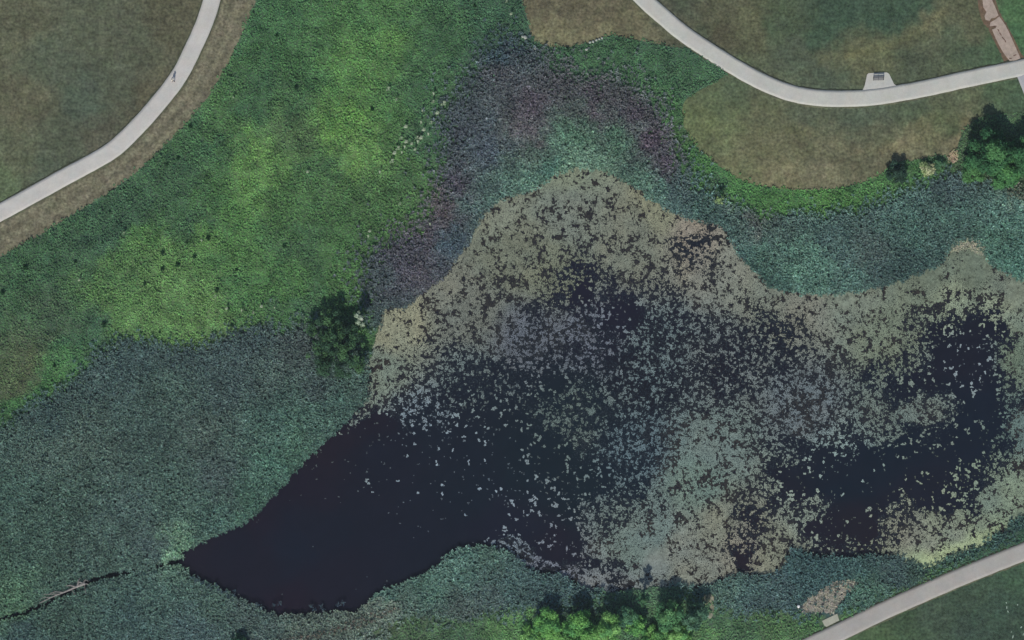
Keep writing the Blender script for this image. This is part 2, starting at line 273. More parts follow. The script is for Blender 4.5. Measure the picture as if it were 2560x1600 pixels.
class MB:
    def __init__(s): s.v = []; s.f = []
    def box(s, c, size, rz=0, rx=0):
        m = Matrix.Translation(c) @ Matrix.Rotation(rz, 4, 'Z') @ Matrix.Rotation(rx, 4, 'X'); n = len(s.v)
        for z in (-.5, .5):
            for x, y in ((-.5, -.5), (.5, -.5), (.5, .5), (-.5, .5)):
                s.v.append(tuple(m @ Vector((x * size[0], y * size[1], z * size[2]))))
        s.f += [tuple(n + i for i in q) for q in ((3, 2, 1, 0), (4, 5, 6, 7), (0, 1, 5, 4), (1, 2, 6, 5), (2, 3, 7, 6), (3, 0, 4, 7))]
    def tube(s, pts, rad, n=7):
        pts = [Vector(p) for p in pts]; rings = []
        for i, p in enumerate(pts):
            d = (pts[min(i + 1, len(pts) - 1)] - pts[max(i - 1, 0)]).normalized()
            a = d.orthogonal().normalized(); b = d.cross(a); r0 = len(s.v)
            for k in range(n):
                t = 2 * math.pi * k / n; s.v.append(tuple(p + (a * math.cos(t) + b * math.sin(t)) * rad[i]))
            rings.append(r0)
        for a, b in zip(rings, rings[1:]):
            for k in range(n): s.f.append((a + k, a + (k + 1) % n, b + (k + 1) % n, b + k))
        s.f.append(tuple(rings[0] + k for k in reversed(range(n)))); s.f.append(tuple(rings[-1] + k for k in range(n)))
    def mesh(s, name, mat, bevel=0):
        me = bpy.data.meshes.new(name); me.from_pydata(s.v, [], s.f); me.materials.append(mat); me.update(); return me
    def build(s, name, mat, parent=None, loc=None): return link(name, s.mesh(name, mat), parent, loc)

def region_sheet(name, poly, z, mat, colf, step=0.4, kind='structure'):
    """a sheet that fills an outline exactly, with inner vertices that carry the colours"""
    lo = poly.min(0) - step; hi = poly.max(0) + step
    xs = np.arange(lo[0], hi[0] + step, step); ys = np.arange(lo[1], hi[1] + step, step)
    xx, yy = np.meshgrid(xs, ys, indexing='ij'); P = np.stack([xx.ravel(), yy.ravel()], 1)
    d, q = dist_line(P, poly, True, True); near = d < step * .62; P[near] = q[near]
    nx, ny = len(xs), len(ys); i, j = np.meshgrid(np.arange(nx - 1), np.arange(ny - 1), indexing='ij')
    a = (i * ny + j).ravel(); F = np.stack([a, a + ny, a + ny + 1, a + 1], 1)
    cen = P[F].mean(1); keep = in_poly(cen, poly)
    F = F[keep]; used = np.unique(F); remap = np.full(len(P), -1); remap[used] = np.arange(len(used)); F = remap[F]; P = P[used]
    V = np.column_stack([P, np.full(len(P), z)])
    return tag(link(name, mesh_np(name, V, F, mat, colf(P), True)), kind=kind)

# ------------------------------------------------------------------ ground
ax = np.concatenate([[-1800, -900, -400, -200, -130], np.arange(-100, 100.1, .5), [130, 200, 400, 900, 1800]])
ay = np.concatenate([[-1800, -900, -400, -200, -100], np.arange(-68, 68.1, .5), [100, 200, 400, 900, 1800]])
xx, yy = np.meshgrid(ax, ay, indexing='ij'); GP = np.stack([xx.ravel(), yy.ravel()], 1)
def pond_sd(P):
    d, _ = dist_line(P, POND, True); return np.where(in_poly(P, POND), -d, d)
WATER_Z = -0.35
def ground_z(P, sd=None):
    sd = pond_sd(P) if sd is None else sd
    z = np.where(sd < 0, np.maximum(WATER_Z + 0.45 * sd, -1.8), np.minimum(WATER_Z + 0.35 * sd, 0.0))
    dd, _ = dist_line(P, DITCH); return np.minimum(z, -0.75 + np.clip(dd - .25, 0, 2) * 0.9 + np.where(dd > 1.4, 1, 0))
def is_reed(P):
    n = Noise(2.2, 3, 31); q = P + np.stack([n(P[:, 0], P[:, 1]) - .5, n(P[:, 0] + 50, P[:, 1]) - .5], 1) * 4.0
    return in_poly(q, R_W) | in_poly(q, R_N) | in_poly(q, R_S) | in_poly(q, R_E)
gsd = pond_sd(GP); gz = ground_z(GP, gsd); gre = is_reed(GP)
gcol = np.where(gre[:, None], reed_c(GP) * 0.95, meadow_c(GP) * 1.05)
gcol = np.where((gsd < 0)[:, None], alb('#2a2620'), gcol)
ny = len(ay); i, j = np.meshgrid(np.arange(len(ax) - 1), np.arange(ny - 1), indexing='ij'); a = (i * ny + j).ravel()
tag(link('ground', mesh_np('ground', np.column_stack([GP, gz]), np.stack([a, a + ny, a + ny + 1, a + 1], 1), M_GROUND, gcol, True)), kind='structure')
wpoly = POND + (POND - POND.mean(0)) * 0.0
def offset_poly(poly, d):
    n = np.roll(poly, -1, 0) - np.roll(poly, 1, 0); n = np.stack([n[:, 1], -n[:, 0]], 1); n /= np.linalg.norm(n, axis=1)[:, None] + 1e-9
    s = 1 if (in_poly(poly[:1] + n[:1] * .05, poly)[0] == False) else -1
    return poly + n * d * s
MUD = [(850,1000,'#2a2731'),(780,1060,'#2c2730'),(700,1130,'#2a2631'),(600,1240,'#2c2631'),(560,1290,'#272732'),(450,1310,'#2b2832'),(700,1425,'#2c2631'),(780,1400,'#292833'),(700,1300,'#252935'),(800,1250,'#252833'),(900,1100,'#262833'),(1000,1000,'#252a34'),(1100,1150,'#242a34'),(1000,1300,'#252833'),
  (1250,1100,'#232c34'),(1350,1150,'#232d34'),(1350,1000,'#242e35'),(1200,1250,'#272936'),(1300,1300,'#2a2833'),(1500,1100,'#232c36'),(1420,720,'#292835'),(1700,850,'#27262f'),(1500,900,'#26272f'),(2250,850,'#272833'),(2300,1000,'#232a36'),(2100,1080,'#222a35'),(2000,1150,'#222a35'),(2150,1180,'#282934'),(2000,1260,'#2b2931'),(2080,1270,'#2d2931'),(1940,1240,'#2a2832'),(1760,1325,'#2e2930')]
_wf = warp(field(MUD, 3.0, [lin(p[2]) * .72 + lin('#262a34') * .28 for p in MUD]), 7, 5.0, 2, 1.5, 241)
wcol = lambda P: np.clip((_wf(P) - np.array([.0112, .0120, .0163])) * (1 + (Noise(1.5, 3, 245)(P[:, 0], P[:, 1]) - .5)[:, None] * .3), .0008, 1)
region_sheet('water', offset_poly(POND, 0.35), WATER_Z, M_WATER, wcol, 0.8)
def ribbon(name, line, width, z, mat, colf, edge=0.0, seed=3, thick=0.12, kind='structure', nrow=7):
    n = Noise(1.3, 3, seed); d = np.gradient(line, axis=0); d /= np.linalg.norm(d, axis=1)[:, None]; nn = np.stack([-d[:, 1], d[:, 0]], 1)
    V = []; k = nrow + 2; L = []
    for i, (p, q) in enumerate(zip(line, nn)):
        w0 = width / 2 + (n(p[0], p[1]) - .5) * edge; w1 = width / 2 + (n(p[0] + 70, p[1]) - .5) * edge
        V.append((*(p - q * w0), z - thick))
        for t in np.linspace(-1, 1, nrow):
            w = w1 if t > 0 else w0; V.append((*(p + q * w * t), z + 0.02 * (1 - t * t)))
        V.append((*(p + q * w1), z - thick))
    V = np.array(V); F = []
    for i in range(len(line) - 1):
        for c in range(k - 1):
            a = i * k + c; F.append((a, a + k, a + k + 1, a + 1))
    F = np.array(F)[:, ::-1]
    return tag(link(name, mesh_np(name, V, F, mat, colf(V[:, :2]))), kind=kind)
def dense(line, step=0.6):
    seg = np.hypot(*np.diff(line, axis=0).T); s = np.concatenate([[0], np.cumsum(seg)]); t = np.arange(0, s[-1], step)
    return np.stack([np.interp(t, s, line[:, 0]), np.interp(t, s, line[:, 1])], 1)
ribbon('ditch_water', dense(DITCH, .5), .8, -0.62, M_WATER, lambda P: np.full((len(P), 3), .004), .5, 9, .02)

# lawns, verge, paths
VN = Noise(3.0, 3, 12); VN2 = Noise(0.8, 3, 15)
MARKS = [(WX([(1979,325),(2007,354),(2021,386),(2039,407)]), .45, (.84, .86, .86)), (WX([(2182,364),(2236,357),(2307,343)]), .7, (1.16, 1.12, 1.08)),
  (WX(smooth([(2064,143),(2129,136),(2182,121),(2236,107),(2279,86),(2325,54),(2361,32)], 4)), .75, (1.17, 1.13, 1.05)), (WX([(1960,318),(1985,330),(2010,330)]), .4, (1.1, 1.08, 1.0)),
  (WX([(2140,380),(2200,378),(2280,368)]), .9, (1.14, 1.09, 1.04)), (WX([(2270,310),(2330,300),(2400,300)]), 1.3, (1.12, 1.06, 1.0))]
MN = Noise(.6, 3, 55)
def lawn_col(P):
    c = lawn_base(P)
    for ln, w, m in MARKS:
        d, _ = dist_line(P, ln); k = np.exp(-(d / w) ** 2)[:, None] * (.45 + 1.1 * MN(P[:, 0], P[:, 1]))[:, None]; c = c * (1 + (np.array(m) - 1) * k)
    return c
def lawn_base(P):
    f = 0.86 + .28 * VN(P[:, 0], P[:, 1]); return lawn_c(P) * np.array([.93, .985, .88]) * f[:, None]
def verge_col(P):
    d, _ = dist_line(P, PATH_W); s = Noise(.55, 2, 22)(d * 1.0, (P[:, 0] - P[:, 1]) * .06) ; s2 = Noise(1.2, 2, 23)(P[:, 0], P[:, 1])
    base = alb('#656352')[None] * (0.62 + .85 * s + .35 * s2)[:, None]
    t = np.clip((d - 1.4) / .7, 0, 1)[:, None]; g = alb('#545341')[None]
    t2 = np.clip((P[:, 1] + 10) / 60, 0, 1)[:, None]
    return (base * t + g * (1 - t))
region_sheet('lawn', LAWN_W, 0.02, M_LAWN, lawn_col, .5)
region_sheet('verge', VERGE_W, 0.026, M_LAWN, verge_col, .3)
region_sheet('lawn', LAWN_N, 0.02, M_LAWN, lawn_col, .4)
region_sheet('lawn', LAWN_NE, 0.026, M_LAWN, lawn_col, .5)
region_sheet('lawn', LAWN_E, 0.032, M_LAWN, lawn_col, .4)
region_sheet('lawn', LAWN_S, 0.02, M_LAWN, lawn_col, .5)
def pcol(h, seed=1):
    n = Noise(2.5, 3, seed); m = Noise(1.1, 2, seed + 5)
    def f(P):
        c = alb(h)[None] * (.94 + .12 * n(P[:, 0], P[:, 1]))[:, None]
        return c * (1 + (m(P[:, 0], P[:, 1]) - .5)[:, None] * np.array([.06, 0, -.04]))
    return f
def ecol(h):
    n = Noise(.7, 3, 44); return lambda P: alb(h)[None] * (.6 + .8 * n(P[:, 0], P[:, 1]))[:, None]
for nm, ln, w, h in (('W', PATH_W, W_W, '#bdbcb9'), ('N', PATH_N, W_N, '#b9bab5'), ('S', PATH_S, W_S, '#a4a29f'), ('B', PATH_B, W_B, '#a7a8ad')):
    ln = dense(ln, .5); zz = {'W': 0, 'N': .004, 'S': 0, 'B': -.012}[nm]
    if nm != 'B': ribbon('path_edge_shade', ln, w + .45, 0.035 + zz, M_GROUND, ecol('#565a48'), .5, 61 + ord(nm), .03)  # darker strip along both rims: shadow of the grass edge, put in as colour
    ribbon('path', ln, w, 0.06 + zz, M_PATH, pcol(h, ord(nm)), .1, 71)
region_sheet('path_bay', BAY, 0.052, M_PATH, pcol('#b9bab6', 4), .25)

# old broken slabs of the path in the top right corner
SLAB_A = WX([(2440,-60),(2468,-60),(2480,0),(2489,20),(2496,38),(2488,44),(2478,46),(2474,52),(2464,50),(2461,40),(2466,30),(2458,18),(2456,0)])
SLAB_B = WX([(2498,41),(2513,62),(2522,80),(2530,97),(2538,116),(2546,134),(2551,146),(2538,151),(2524,152),(2514,140),(2506,128),(2498,114),(2490,98),(2484,84),(2480,74),(2490,70),(2488,64),(2474,66),(2476,56),(2488,49)])
soil = WX([(2436,-60),(2476,-60),(2488,-2),(2500,34),(2518,64),(2536,98),(2552,132),(2562,146),(2540,158),(2512,160),(2500,132),(2484,100),(2470,72),(2454,50),(2446,20),(2444,0)])
region_sheet('bare_soil', soil, 0.038, M_GROUND, ecol('#6a5a4a'), .3)
def slab(name, poly, top, bot, mat, label, cat, group=None):
    n = len(poly); V = [(*p, bot) for p in poly] + [(*p, top) for p in poly]
    F = [tuple(range(n))[::-1], tuple(range(n, 2 * n))] + [(i, (i + 1) % n, n + (i + 1) % n, n + i) for i in range(n)]
    me = bpy.data.meshes.new(name); me.from_pydata(V, [], F); me.materials.append(mat); me.update()
    return tag(link(name, me), label, cat, group)
M_SLAB = surface_mat('old_pinkish_slab', col=tuple(alb('#a4968c')), scales=((1.5, .12), (.5, .14), (.15, .08)), hue=.05)
if in_poly(np.array([[SLAB_A[:, 0].mean(), SLAB_A[:, 1].mean()]]), SLAB_A)[0]: pass
slab('broken_path_slab', SLAB_A, .075, .02, M_SLAB, 'worn pinkish slab of the old path, above the crack at the picture top', 'slab', 'slabs of the old path')
slab('broken_path_slab', SLAB_B, .085, .02, M_SLAB, 'longer cracked pinkish slab of the old path, running down to the pale path', 'slab', 'slabs of the old path')
# dark cracks in the longer slab
mb = MB()
for (x, y), l, a in (((2496, 76), .5, -60), ((2501, 85), .6, -55), ((2508, 96), .7, -50), ((2513, 103), .4, -70), ((2486, 66), .7, 5), ((2526, 146), .4, 0), ((2537, 138), .5, 20)):
    p = PX(x, y, .087); mb.box(p, (l, .16, .012), R(a))
pc = mb.build('crack', surface_mat('crack_soil', col=tuple(alb('#5f4a40'))), [o for o in COL.objects if o.name.startswith('broken_path_slab')][-1])

# ------------------------------------------------------------------ standing plants that nobody could count
ALLN = [LAWN_W, VERGE_W, LAWN_N, LAWN_NE, LAWN_E, LAWN_S]
DRY = [(2002,1512),(2030,1490),(2060,1470),(2090,1452),(2140,1450),(2142,1466),(2115,1490),(2098,1512),(2080,1535),(2050,1530),(2010,1535)]
def free(P, inset=0.0):
    m = np.ones(len(P), bool)
    J = P + rng.normal(0, .28, P.shape)
    for q in ALLN: m &= ~in_poly(J, q)
    for (x, y, r_) in ((2076, 1551, 1.5), (2062, 1558, 1.0), (2090, 1543, 1.0), (1771, 1494, .8), (1779, 1520, .5), (1776, 1540, .6), (1995, 1514.5, .4)) + tuple((x, y, .3) for x, y in ((1313, 94), (1338, 121), (1466, 124), (1475, 106), (1483, 104), (1491, 100), (1498, 98), (1505, 95))):
        c_ = PX(x, y); m &= np.hypot(P[:, 0] - c_.x, P[:, 1] - c_.y) > r_
    m &= ~(in_poly(P, WX(DRY)) & (rng.random(len(P)) < .93))
    for ln, w in ((PATH_W, W_W), (PATH_N, W_N), (PATH_S, W_S), (PATH_B, W_B)):
        d, _ = dist_line(P, ln); m &= d > w / 2 + .15
    return m
def scatter(box, per_m2, r=rng):
    (x0, y0), (x1, y1) = box; st = 1 / math.sqrt(per_m2)
    xx, yy = np.meshgrid(np.arange(x0, x1, st), np.arange(y0, y1, st), indexing='ij')
    P = np.stack([xx.ravel(), yy.ravel()], 1); return P + r.uniform(-.55, .55, P.shape) * st
def blades(P, z0, h, spread, w, K, col, jit=.18, bend=None):
    """K leaf blades per plant: kite-shaped quads rising and leaning out"""
    n = len(P); idx = np.repeat(np.arange(n), K); N = n * K
    a = rng.uniform(0, 2 * np.pi, N); hh = h[idx] * rng.uniform(.55, 1.0, N); sp = spread[idx] * rng.uniform(.2, 1.0, N)
    ww = w[idx] * rng.uniform(.6, 1.2, N) / 2
    if bend is not None: dx = np.cos(a) * sp + bend[0]; dy = np.sin(a) * sp + bend[1]
    else: dx = np.cos(a) * sp; dy = np.sin(a) * sp
    b = P[idx] + rng.normal(0, .05, (N, 2)); px, py = -np.sin(a) * ww, np.cos(a) * ww
    tw = rng.uniform(-.6, .6, N)
    V = np.zeros((N, 4, 3))
    V[:, 0] = np.column_stack([b, z0[idx]])
    V[:, 0, 2] += hh * .55; V[:, 0, 0] += dx * .06; V[:, 0, 1] += dy * .06
    V[:, 1] = np.column_stack([b[:, 0] + dx * .5 - px, b[:, 1] + dy * .5 - py, z0[idx] + hh * .95 + tw * ww])
    V[:, 2] = np.column_stack([b[:, 0] + dx, b[:, 1] + dy, z0[idx] + hh * .88])
    V[:, 3] = np.column_stack([b[:, 0] + dx * .5 + px, b[:, 1] + dy * .5 + py, z0[idx] + hh * .95 - tw * ww])
    # stems below the arching leaves
    st = rng.random(N) < .3; Vs = np.zeros((st.sum(), 4, 3)); q = V[st, 0]; g0 = z0[idx][st]
    Vs[:, 0] = np.column_stack([q[:, 0] - .012, q[:, 1], g0]); Vs[:, 1] = np.column_stack([q[:, 0] + .012, q[:, 1], g0])
    Vs[:, 2] = q + [.01, 0, .02]; Vs[:, 3] = q + [-.01, 0, .02]
    col = col * (1 + rng.normal(0, .09, n))[:, None]
    V = np.concatenate([V, Vs]); idx = np.concatenate([idx, idx[st]]); N = len(idx)
    c = col[idx] * (1 + rng.normal(0, jit, N))[:, None] * (1 + rng.normal(0, .05, (N, 3)))
    return V.reshape(-1, 3), np.arange(N * 4).reshape(N, 4), np.repeat(np.clip(c, .003, .9), 4, 0)
BOX = ((-93, -60.5), (93, 60.5))
NH = Noise(1.5, 3, 71); NM = Noise(.9, 2, 73); NB = Noise(5, 2, 74)
def reed_patch(name, label, sel, gain=np.array([3.55, 3.45, 3.4])):
    P = sel; z = ground_z(P); z = np.where(z < WATER_Z, WATER_Z, z)
    n = NH(P[:, 0], P[:, 1]); h = .95 + .7 * (n - .5) + rng.normal(0, .04, len(P)); h = np.clip(h, .5, 2.2)
    m = NM(P[:, 0], P[:, 1]); c = reed_c(P) * gain * (.60 + .36 * m + .44 * Noise(3.2, 3, 83)(P[:, 0], P[:, 1]))[:, None]
    r = rng.random(len(P)); c[r < .06] *= 1.5
    V, F, C = blades(P, z, h, .3 + .3 * rng.random(len(P)), np.full(len(P), .15), 12, c, .08)
    tag(link(name, mesh_np(name, V, F, M_LEAF, C)), label, 'reeds', kind='stuff')
P = scatter(BOX, 8.5); sd = pond_sd(P); dd, _ = dist_line(P, DITCH)
dn = Noise(2.4, 2, 141)(P[:, 0], P[:, 1]); ok = (sd > -.1 - .55 * rng.random(len(P)) ** 2) & free(P) & (dd > np.where(dn > .40, .15 + .40 * rng.random(len(P)), 0)); P = P[ok]; sd = sd[ok]
jit_ = lambda P: (1.0 + 1.3 * ((P[:, 1] > 3) & (P[:, 0] < 36)))[:, None] * rng.normal(0, 1, P.shape)
re = is_reed(P + jit_(P)); PR = P[re]; Wx = PR[:, 0]
dW = in_poly(PR, WD([(-160,600),(868,600),(900,1330),(428,1320),(-160,1480)])); 
pN = (~dW) & (PR[:, 1] > PX(0, 1000 * DS).y); e = PR[:, 0] > PX(1720 * DS, 0).x
pS = (~dW) & ~pN
reed_patch('reed_bed', 'large grey green reed bed west of the dark open water', PR[dW])
reed_patch('reed_bed', 'purplish reed belt wrapped round the north end of the pond', PR[pN & ~e])
reed_patch('reed_bed', 'blue green reeds between the bright grass strip and the pond, on the right', PR[pN & e])
e2 = PR[:, 0] > PX(1560 * DS, 0).x
reed_patch('reed_bed', 'grey green reeds along the south shore and the ditch', PR[pS & ~e2])
reed_patch('reed_bed', 'dark teal reeds between the south east shore and the lower path', PR[pS & e2])
PM = scatter(BOX, 9.0); PM = PM[(pond_sd(PM) > .2) & free(PM)]; PM = PM[~is_reed(PM + jit_(PM))]
def meadow_patch(name, label, P, gain=np.array([2.25, 2.6, 2.1])):
    n = NH(P[:, 0] + 40, P[:, 1]); h = np.clip(.36 + 1.1 * (n - .5) + rng.normal(0, .04, len(P)), .1, .7)
    m = NM(P[:, 0] + 30, P[:, 1]); m3 = Noise(2.6, 3, 77)(P[:, 0], P[:, 1]); c = meadow_c(P) * gain * (.40 + .70 * m + .50 * m3)[:, None]
    k = np.clip((Noise(1.7, 3, 79)(P[:, 0], P[:, 1]) - .56) / .16, 0, 1)[:, None] * .55; c = c * (1 - k) + c * np.array([.62, .72, .86]) * k
    V, F, C = blades(P, ground_z(P), h, .22 + .2 * rng.random(len(P)), np.full(len(P), .22), 5, c, .08)
    tag(link(name, mesh_np(name, V, F, M_LEAF, C)), label, 'grass', kind='stuff')
mw = (PM[:, 0] < PX(1235 * DS, 0).x) & (PM[:, 1] > PX(0, 1060 * DS).y); ms = PM[:, 1] < PX(0, 1060 * DS).y
meadow_patch('tall_grass', 'bright green rough meadow between the left path and the reeds', PM[mw])
meadow_patch('tall_grass', 'green grass strip curving round the brown lawn on the right', PM[~mw & ~ms])
meadow_patch('tall_grass', 'green rough grass along the bottom bank and lower path', PM[ms])

# dead and pale patches
def patch_tufts(name, label, cat, polys, per, hexes, h, gain=1.6, w=.14, spread=.35, z=None):
    A = []
    for poly in polys:
        q = WX(poly); P = scatter((q.min(0), q.max(0)), per); A.append(P[in_poly(P, q)])
    P = np.vstack(A); c = np.array([alb(x) for x in hexes])[rng.integers(0, len(hexes), len(P))] * gain
    zz = np.maximum(ground_z(P), WATER_Z) if z is None else np.full(len(P), z)
    V, F, C = blades(P, zz, np.full(len(P), h), np.full(len(P), spread), np.full(len(P), w), 7, c, .15)
    return tag(link(name, mesh_np(name, V, F, M_LEAF, C)), label, cat, kind='stuff')
patch_tufts('dead_grass', 'pinkish grey flattened dead reeds beside the lower path', 'dead reeds',
  [DRY], 14, ['#80807a', '#878780', '#77776f', '#8d8a80'], .35, 2.2, .2, .45)
patch_tufts('dead_grass', 'straw coloured dead tuft at the foot of the trees on the right', 'dead grass',
  [[(2372,385),(2385,372),(2392,378),(2396,404),(2378,412),(2366,400)]], 16, ['#9a8a7c', '#a59583', '#8a8a70'], .5, 2.2)
patch_tufts('pale_sedge', 'pale sedge fanning out of the shore notch at the right', 'sedge',
  [[(2374,620),(2384,600),(2400,594),(2430,592),(2450,604),(2466,628),(2455,640),(2430,626),(2400,624),(2376,632)]], 14, ['#8a8f80', '#949285', '#7e8474'], .7, 2.3, .12, .5)
patch_tufts('pale_sedge', 'pale grey sedge tuft below the trees at the right edge', 'sedge',
  [[(2514,480),(2530,462),(2560,456),(2600,470),(2600,494),(2550,500),(2520,496)]], 7, ['#8b9384', '#6a7568', '#7a8375'], 1.5, 1.6)
patch_tufts('dead_grass', 'straw pink fringe of dry stems on the south bank', 'dead grass',
  [[(850,1560),(880,1545),(930,1530),(990,1517),(1000,1526),(950,1546),(900,1570),(820,1590),(760,1600),(700,1612),(700,1598),(780,1584)]], 3.5, ['#77706a', '#857c72', '#6a6a62'], 1.4, 1.6)

# ------------------------------------------------------------------ water lilies
LIL = [(1350,400,.92),(1350,440,.80),(1250,470,.85),(1170,500,.88),(1300,520,.72),(1400,520,.72),(1500,480,.85),(1560,500,.93),(1640,540,.9),(1645,577,.25),(1610,580,.45),(1700,560,.75),(1680,545,.5),(1680,620,.5),(1750,640,.9),(1760,610,.93),(1820,690,.95),
(1200,580,.75),(1120,600,.88),(1150,540,.88),(1300,600,.7),(1380,650,.2),(1380,690,.06),(1350,670,.3),(1430,670,.35),(1420,720,.15),(1500,640,.7),(1550,700,.4),(1480,740,.12),(1600,740,.22),(1550,600,.75),(1450,600,.7),(1250,680,.72),(1180,720,.65),(1100,680,.75),(1040,690,.85),
(950,730,.96),(920,780,.97),(1000,760,.87),(1080,740,.7),(900,860,.92),(940,840,.75),(1000,830,.55),(1050,870,.38),(1150,790,.62),(1200,760,.55),(1270,740,.33),(1300,770,.48),(1350,780,.45),(1250,810,.42),(1350,830,.28),(950,900,.55),(900,920,.7),(880,940,.5),(1000,920,.38),(950,960,.3),
(1000,980,.16),(1050,960,.18),(1100,930,.22),(1200,900,.18),(1300,900,.12),(1100,870,.3),(900,1010,.02),(1000,1050,.01),(1100,1020,.03),(1200,1000,.07),(1300,980,.18),(1350,960,.3),(1400,970,.28),(1400,900,.2),(1450,840,.22),(1550,830,.3),(1650,830,.35),(1750,820,.28),(1700,880,.22),(1550,920,.22),
(1650,940,.35),(1380,1030,.3),(1450,1030,.22),(1500,1060,.3),(1300,1080,.05),(1350,1100,.1),(1200,1100,.025),(1400,1130,.08),(1500,1150,.22),(1550,1200,.55),(1450,1210,.3),(1400,1250,.35),(1420,1300,.75),(1480,1290,.85),(1550,1260,.85),(1600,1150,.7),(1650,1100,.75),(1700,1050,.65),(1650,1030,.6),
(1750,1100,.65),(1700,1180,.75),(1780,1160,.5),(1700,1240,.87),(1600,1300,.96),(1540,1320,.98),(1650,1320,.88),(1760,1325,.05),(1770,1305,.2),(1750,1250,.4),(1765,1220,.2),(1830,1300,.95),(1855,1260,.7),(1840,1220,.5),(1900,1200,.35),(1925,1190,.5),(1830,1190,.3),(1500,1360,.7),(1560,1380,.95),
(1620,1370,.97),(1720,1345,.8),(1800,1345,.9),(1400,1372,.8),(1340,1366,.6),(1300,1348,.4),(1240,1332,.45),(1205,1305,.4),(1400,1340,.12),(1450,1350,.35),(1300,1320,.03),(1350,1290,.06),(1250,1250,.015),(1310,1200,.04),
(1820,720,.7),(1820,760,.3),(1800,740,.35),(1880,760,.5),(1760,720,.65),(1700,720,.7),(1650,700,.75),(1650,760,.3),(1720,770,.42),(1780,790,.3),(1850,800,.25),(1900,830,.35),(1900,720,.9),(1950,720,.9),(2000,700,.99),(2050,740,.85),(2000,780,.75),(1950,800,.65),(2050,830,.7),(2100,800,.78),
(2100,720,.9),(2200,660,.995),(2200,700,.88),(2300,650,.995),(2360,680,.95),(2350,720,.7),(2280,720,.6),(2200,730,.55),(2170,760,.5),(2230,780,.1),(2300,780,.05),(2350,780,.06),(2345,740,.2),(2400,760,.96),(2400,850,.93),(2375,820,.3),(2400,700,.98),(2419,1000,.85),(2395,930,.3),(2340,900,.06),(2250,880,.05),
(2150,850,.35),(2080,890,.3),(2130,930,.12),(2000,880,.5),(1900,890,.42),(1850,880,.28),(1900,950,.55),(1850,970,.5),(1800,1000,.45),(1900,1000,.6),(1980,950,.5),(2050,970,.55),(2150,960,.62),(2200,980,.6),(2240,960,.35),(2080,1020,.45),(2000,1030,.35),(1950,1010,.5),(1900,1060,.15),(1850,1060,.3),
(1850,1120,.08),(1950,1080,.05),(2050,1080,.02),(2150,1050,.07),(2200,1040,.13),(2280,1000,.05),(2300,1080,.04),(2370,1050,.2),(2410,1080,.85),(2350,1120,.35),(2370,1145,.75),(2300,1150,.1),(2250,1190,.08),(2200,1100,.01),(2100,1150,.005),(1950,1150,.01),(2000,1200,.02),(2050,1260,.03),(1980,1260,.01),
(1920,1250,.01),(1930,1296,.2),(1895,1297,.4),(2000,1300,.25),(2050,1308,.3),(2110,1272,.4),(2100,1300,.5),(2155,1215,.45),(2150,1260,.72),(2200,1240,.75),(2200,1290,.9),(2270,1220,.75),(2250,1290,.94),(2330,1180,.8),(2330,1250,.92),(2400,1150,.86),(2400,1200,.88),(2180,1320,.99),
(2230,830,.03),(2270,930,.03),(2330,960,.04),(2250,1060,.02),(2000,1120,.01),(2100,1100,.01),(2180,1170,.01),(2300,830,.03),(2350,1000,.05),(2200,900,.06),(2150,915,.09),(1900,1160,.02),(1880,1130,.04),(2300,1195,.15),(700,1200,0.),(500,1300,0.),(850,1050,.003),(1000,1200,.006),(1100,1120,.02),(800,1350,0.),(1150,1250,.002),(700,1400,0.),(780,1150,.006),(600,1300,0),(950,1300,0),(1080,1280,0),(850,1240,0),(950,1130,.008),(2450,800,.95),(2480,950,.9)]
dens = warp(field(LIL, 5.0, [p[2] for p in LIL]), 2.4, 2.6, 1.2, .8, 231)
LC = [(1350,400,'#7A7E6B'),(1350,500,'#74766a'),(1170,500,'#7c7d6d'),(1560,500,'#807d67'),(1640,540,'#8a7f72'),(1760,600,'#7d7c70'),(1820,690,'#76776a'),(950,730,'#8A8670'),(920,780,'#86836e'),(890,870,'#747a6c'),(1040,690,'#777568'),(1200,600,'#6f7060'),(1100,740,'#6c6c62'),(1300,640,'#70715f'),
(1500,560,'#727264'),(1250,800,'#62646a'),(1400,800,'#666870'),(1550,830,'#667070'),(1100,900,'#68706e'),(1350,980,'#616a64'),(1500,1060,'#5f6c70'),(1700,850,'#6c706e'),(1900,720,'#7a786c'),(2000,700,'#767a6c'),(2200,660,'#666c5d'),(2300,660,'#646a5b'),(2370,690,'#6c7062'),(2250,700,'#858a74'),(2350,720,'#868b76'),
(2100,800,'#707563'),(2400,850,'#66705f'),(2419,1000,'#5e6c66'),(1900,950,'#6a6f70'),(2100,980,'#6b736b'),(2200,980,'#6f756c'),(1700,1050,'#6b756f'),(1650,1150,'#6a776c'),(1550,1260,'#6a756f'),(1500,1310,'#6b756c'),(1600,1300,'#78796f'),(1540,1340,'#757872'),(1700,1240,'#7b7a6b'),(1620,1370,'#7c7b6e'),(1450,1388,'#737474'),(1830,1290,'#7c7b6a'),
(1750,1280,'#817b6e'),(2190,1330,'#98a07c'),(2230,1312,'#98a07c'),(2270,1300,'#9aa27e'),(2310,1283,'#949c7a'),(2345,1268,'#8b9473'),(2200,1285,'#7f8070'),(2260,1265,'#7d8070'),(2320,1235,'#78806e'),(2150,1260,'#7c7a6c'),(2230,1240,'#7d806e'),(2330,1180,'#717a6c'),(2400,1180,'#7a836f'),(1300,1350,'#6f7078'),(1200,1310,'#747a80'),(1900,1200,'#7e8478'),(1000,1000,'#7a8288'),(2300,850,'#7e8488'),(2000,1100,'#808c88'),(1100,1150,'#828a92')]
_lf = field(LC, 4.5)
def lily_c(P): return _lf(P) * np.array([.89, .99, 1.04])
ST = 0.145
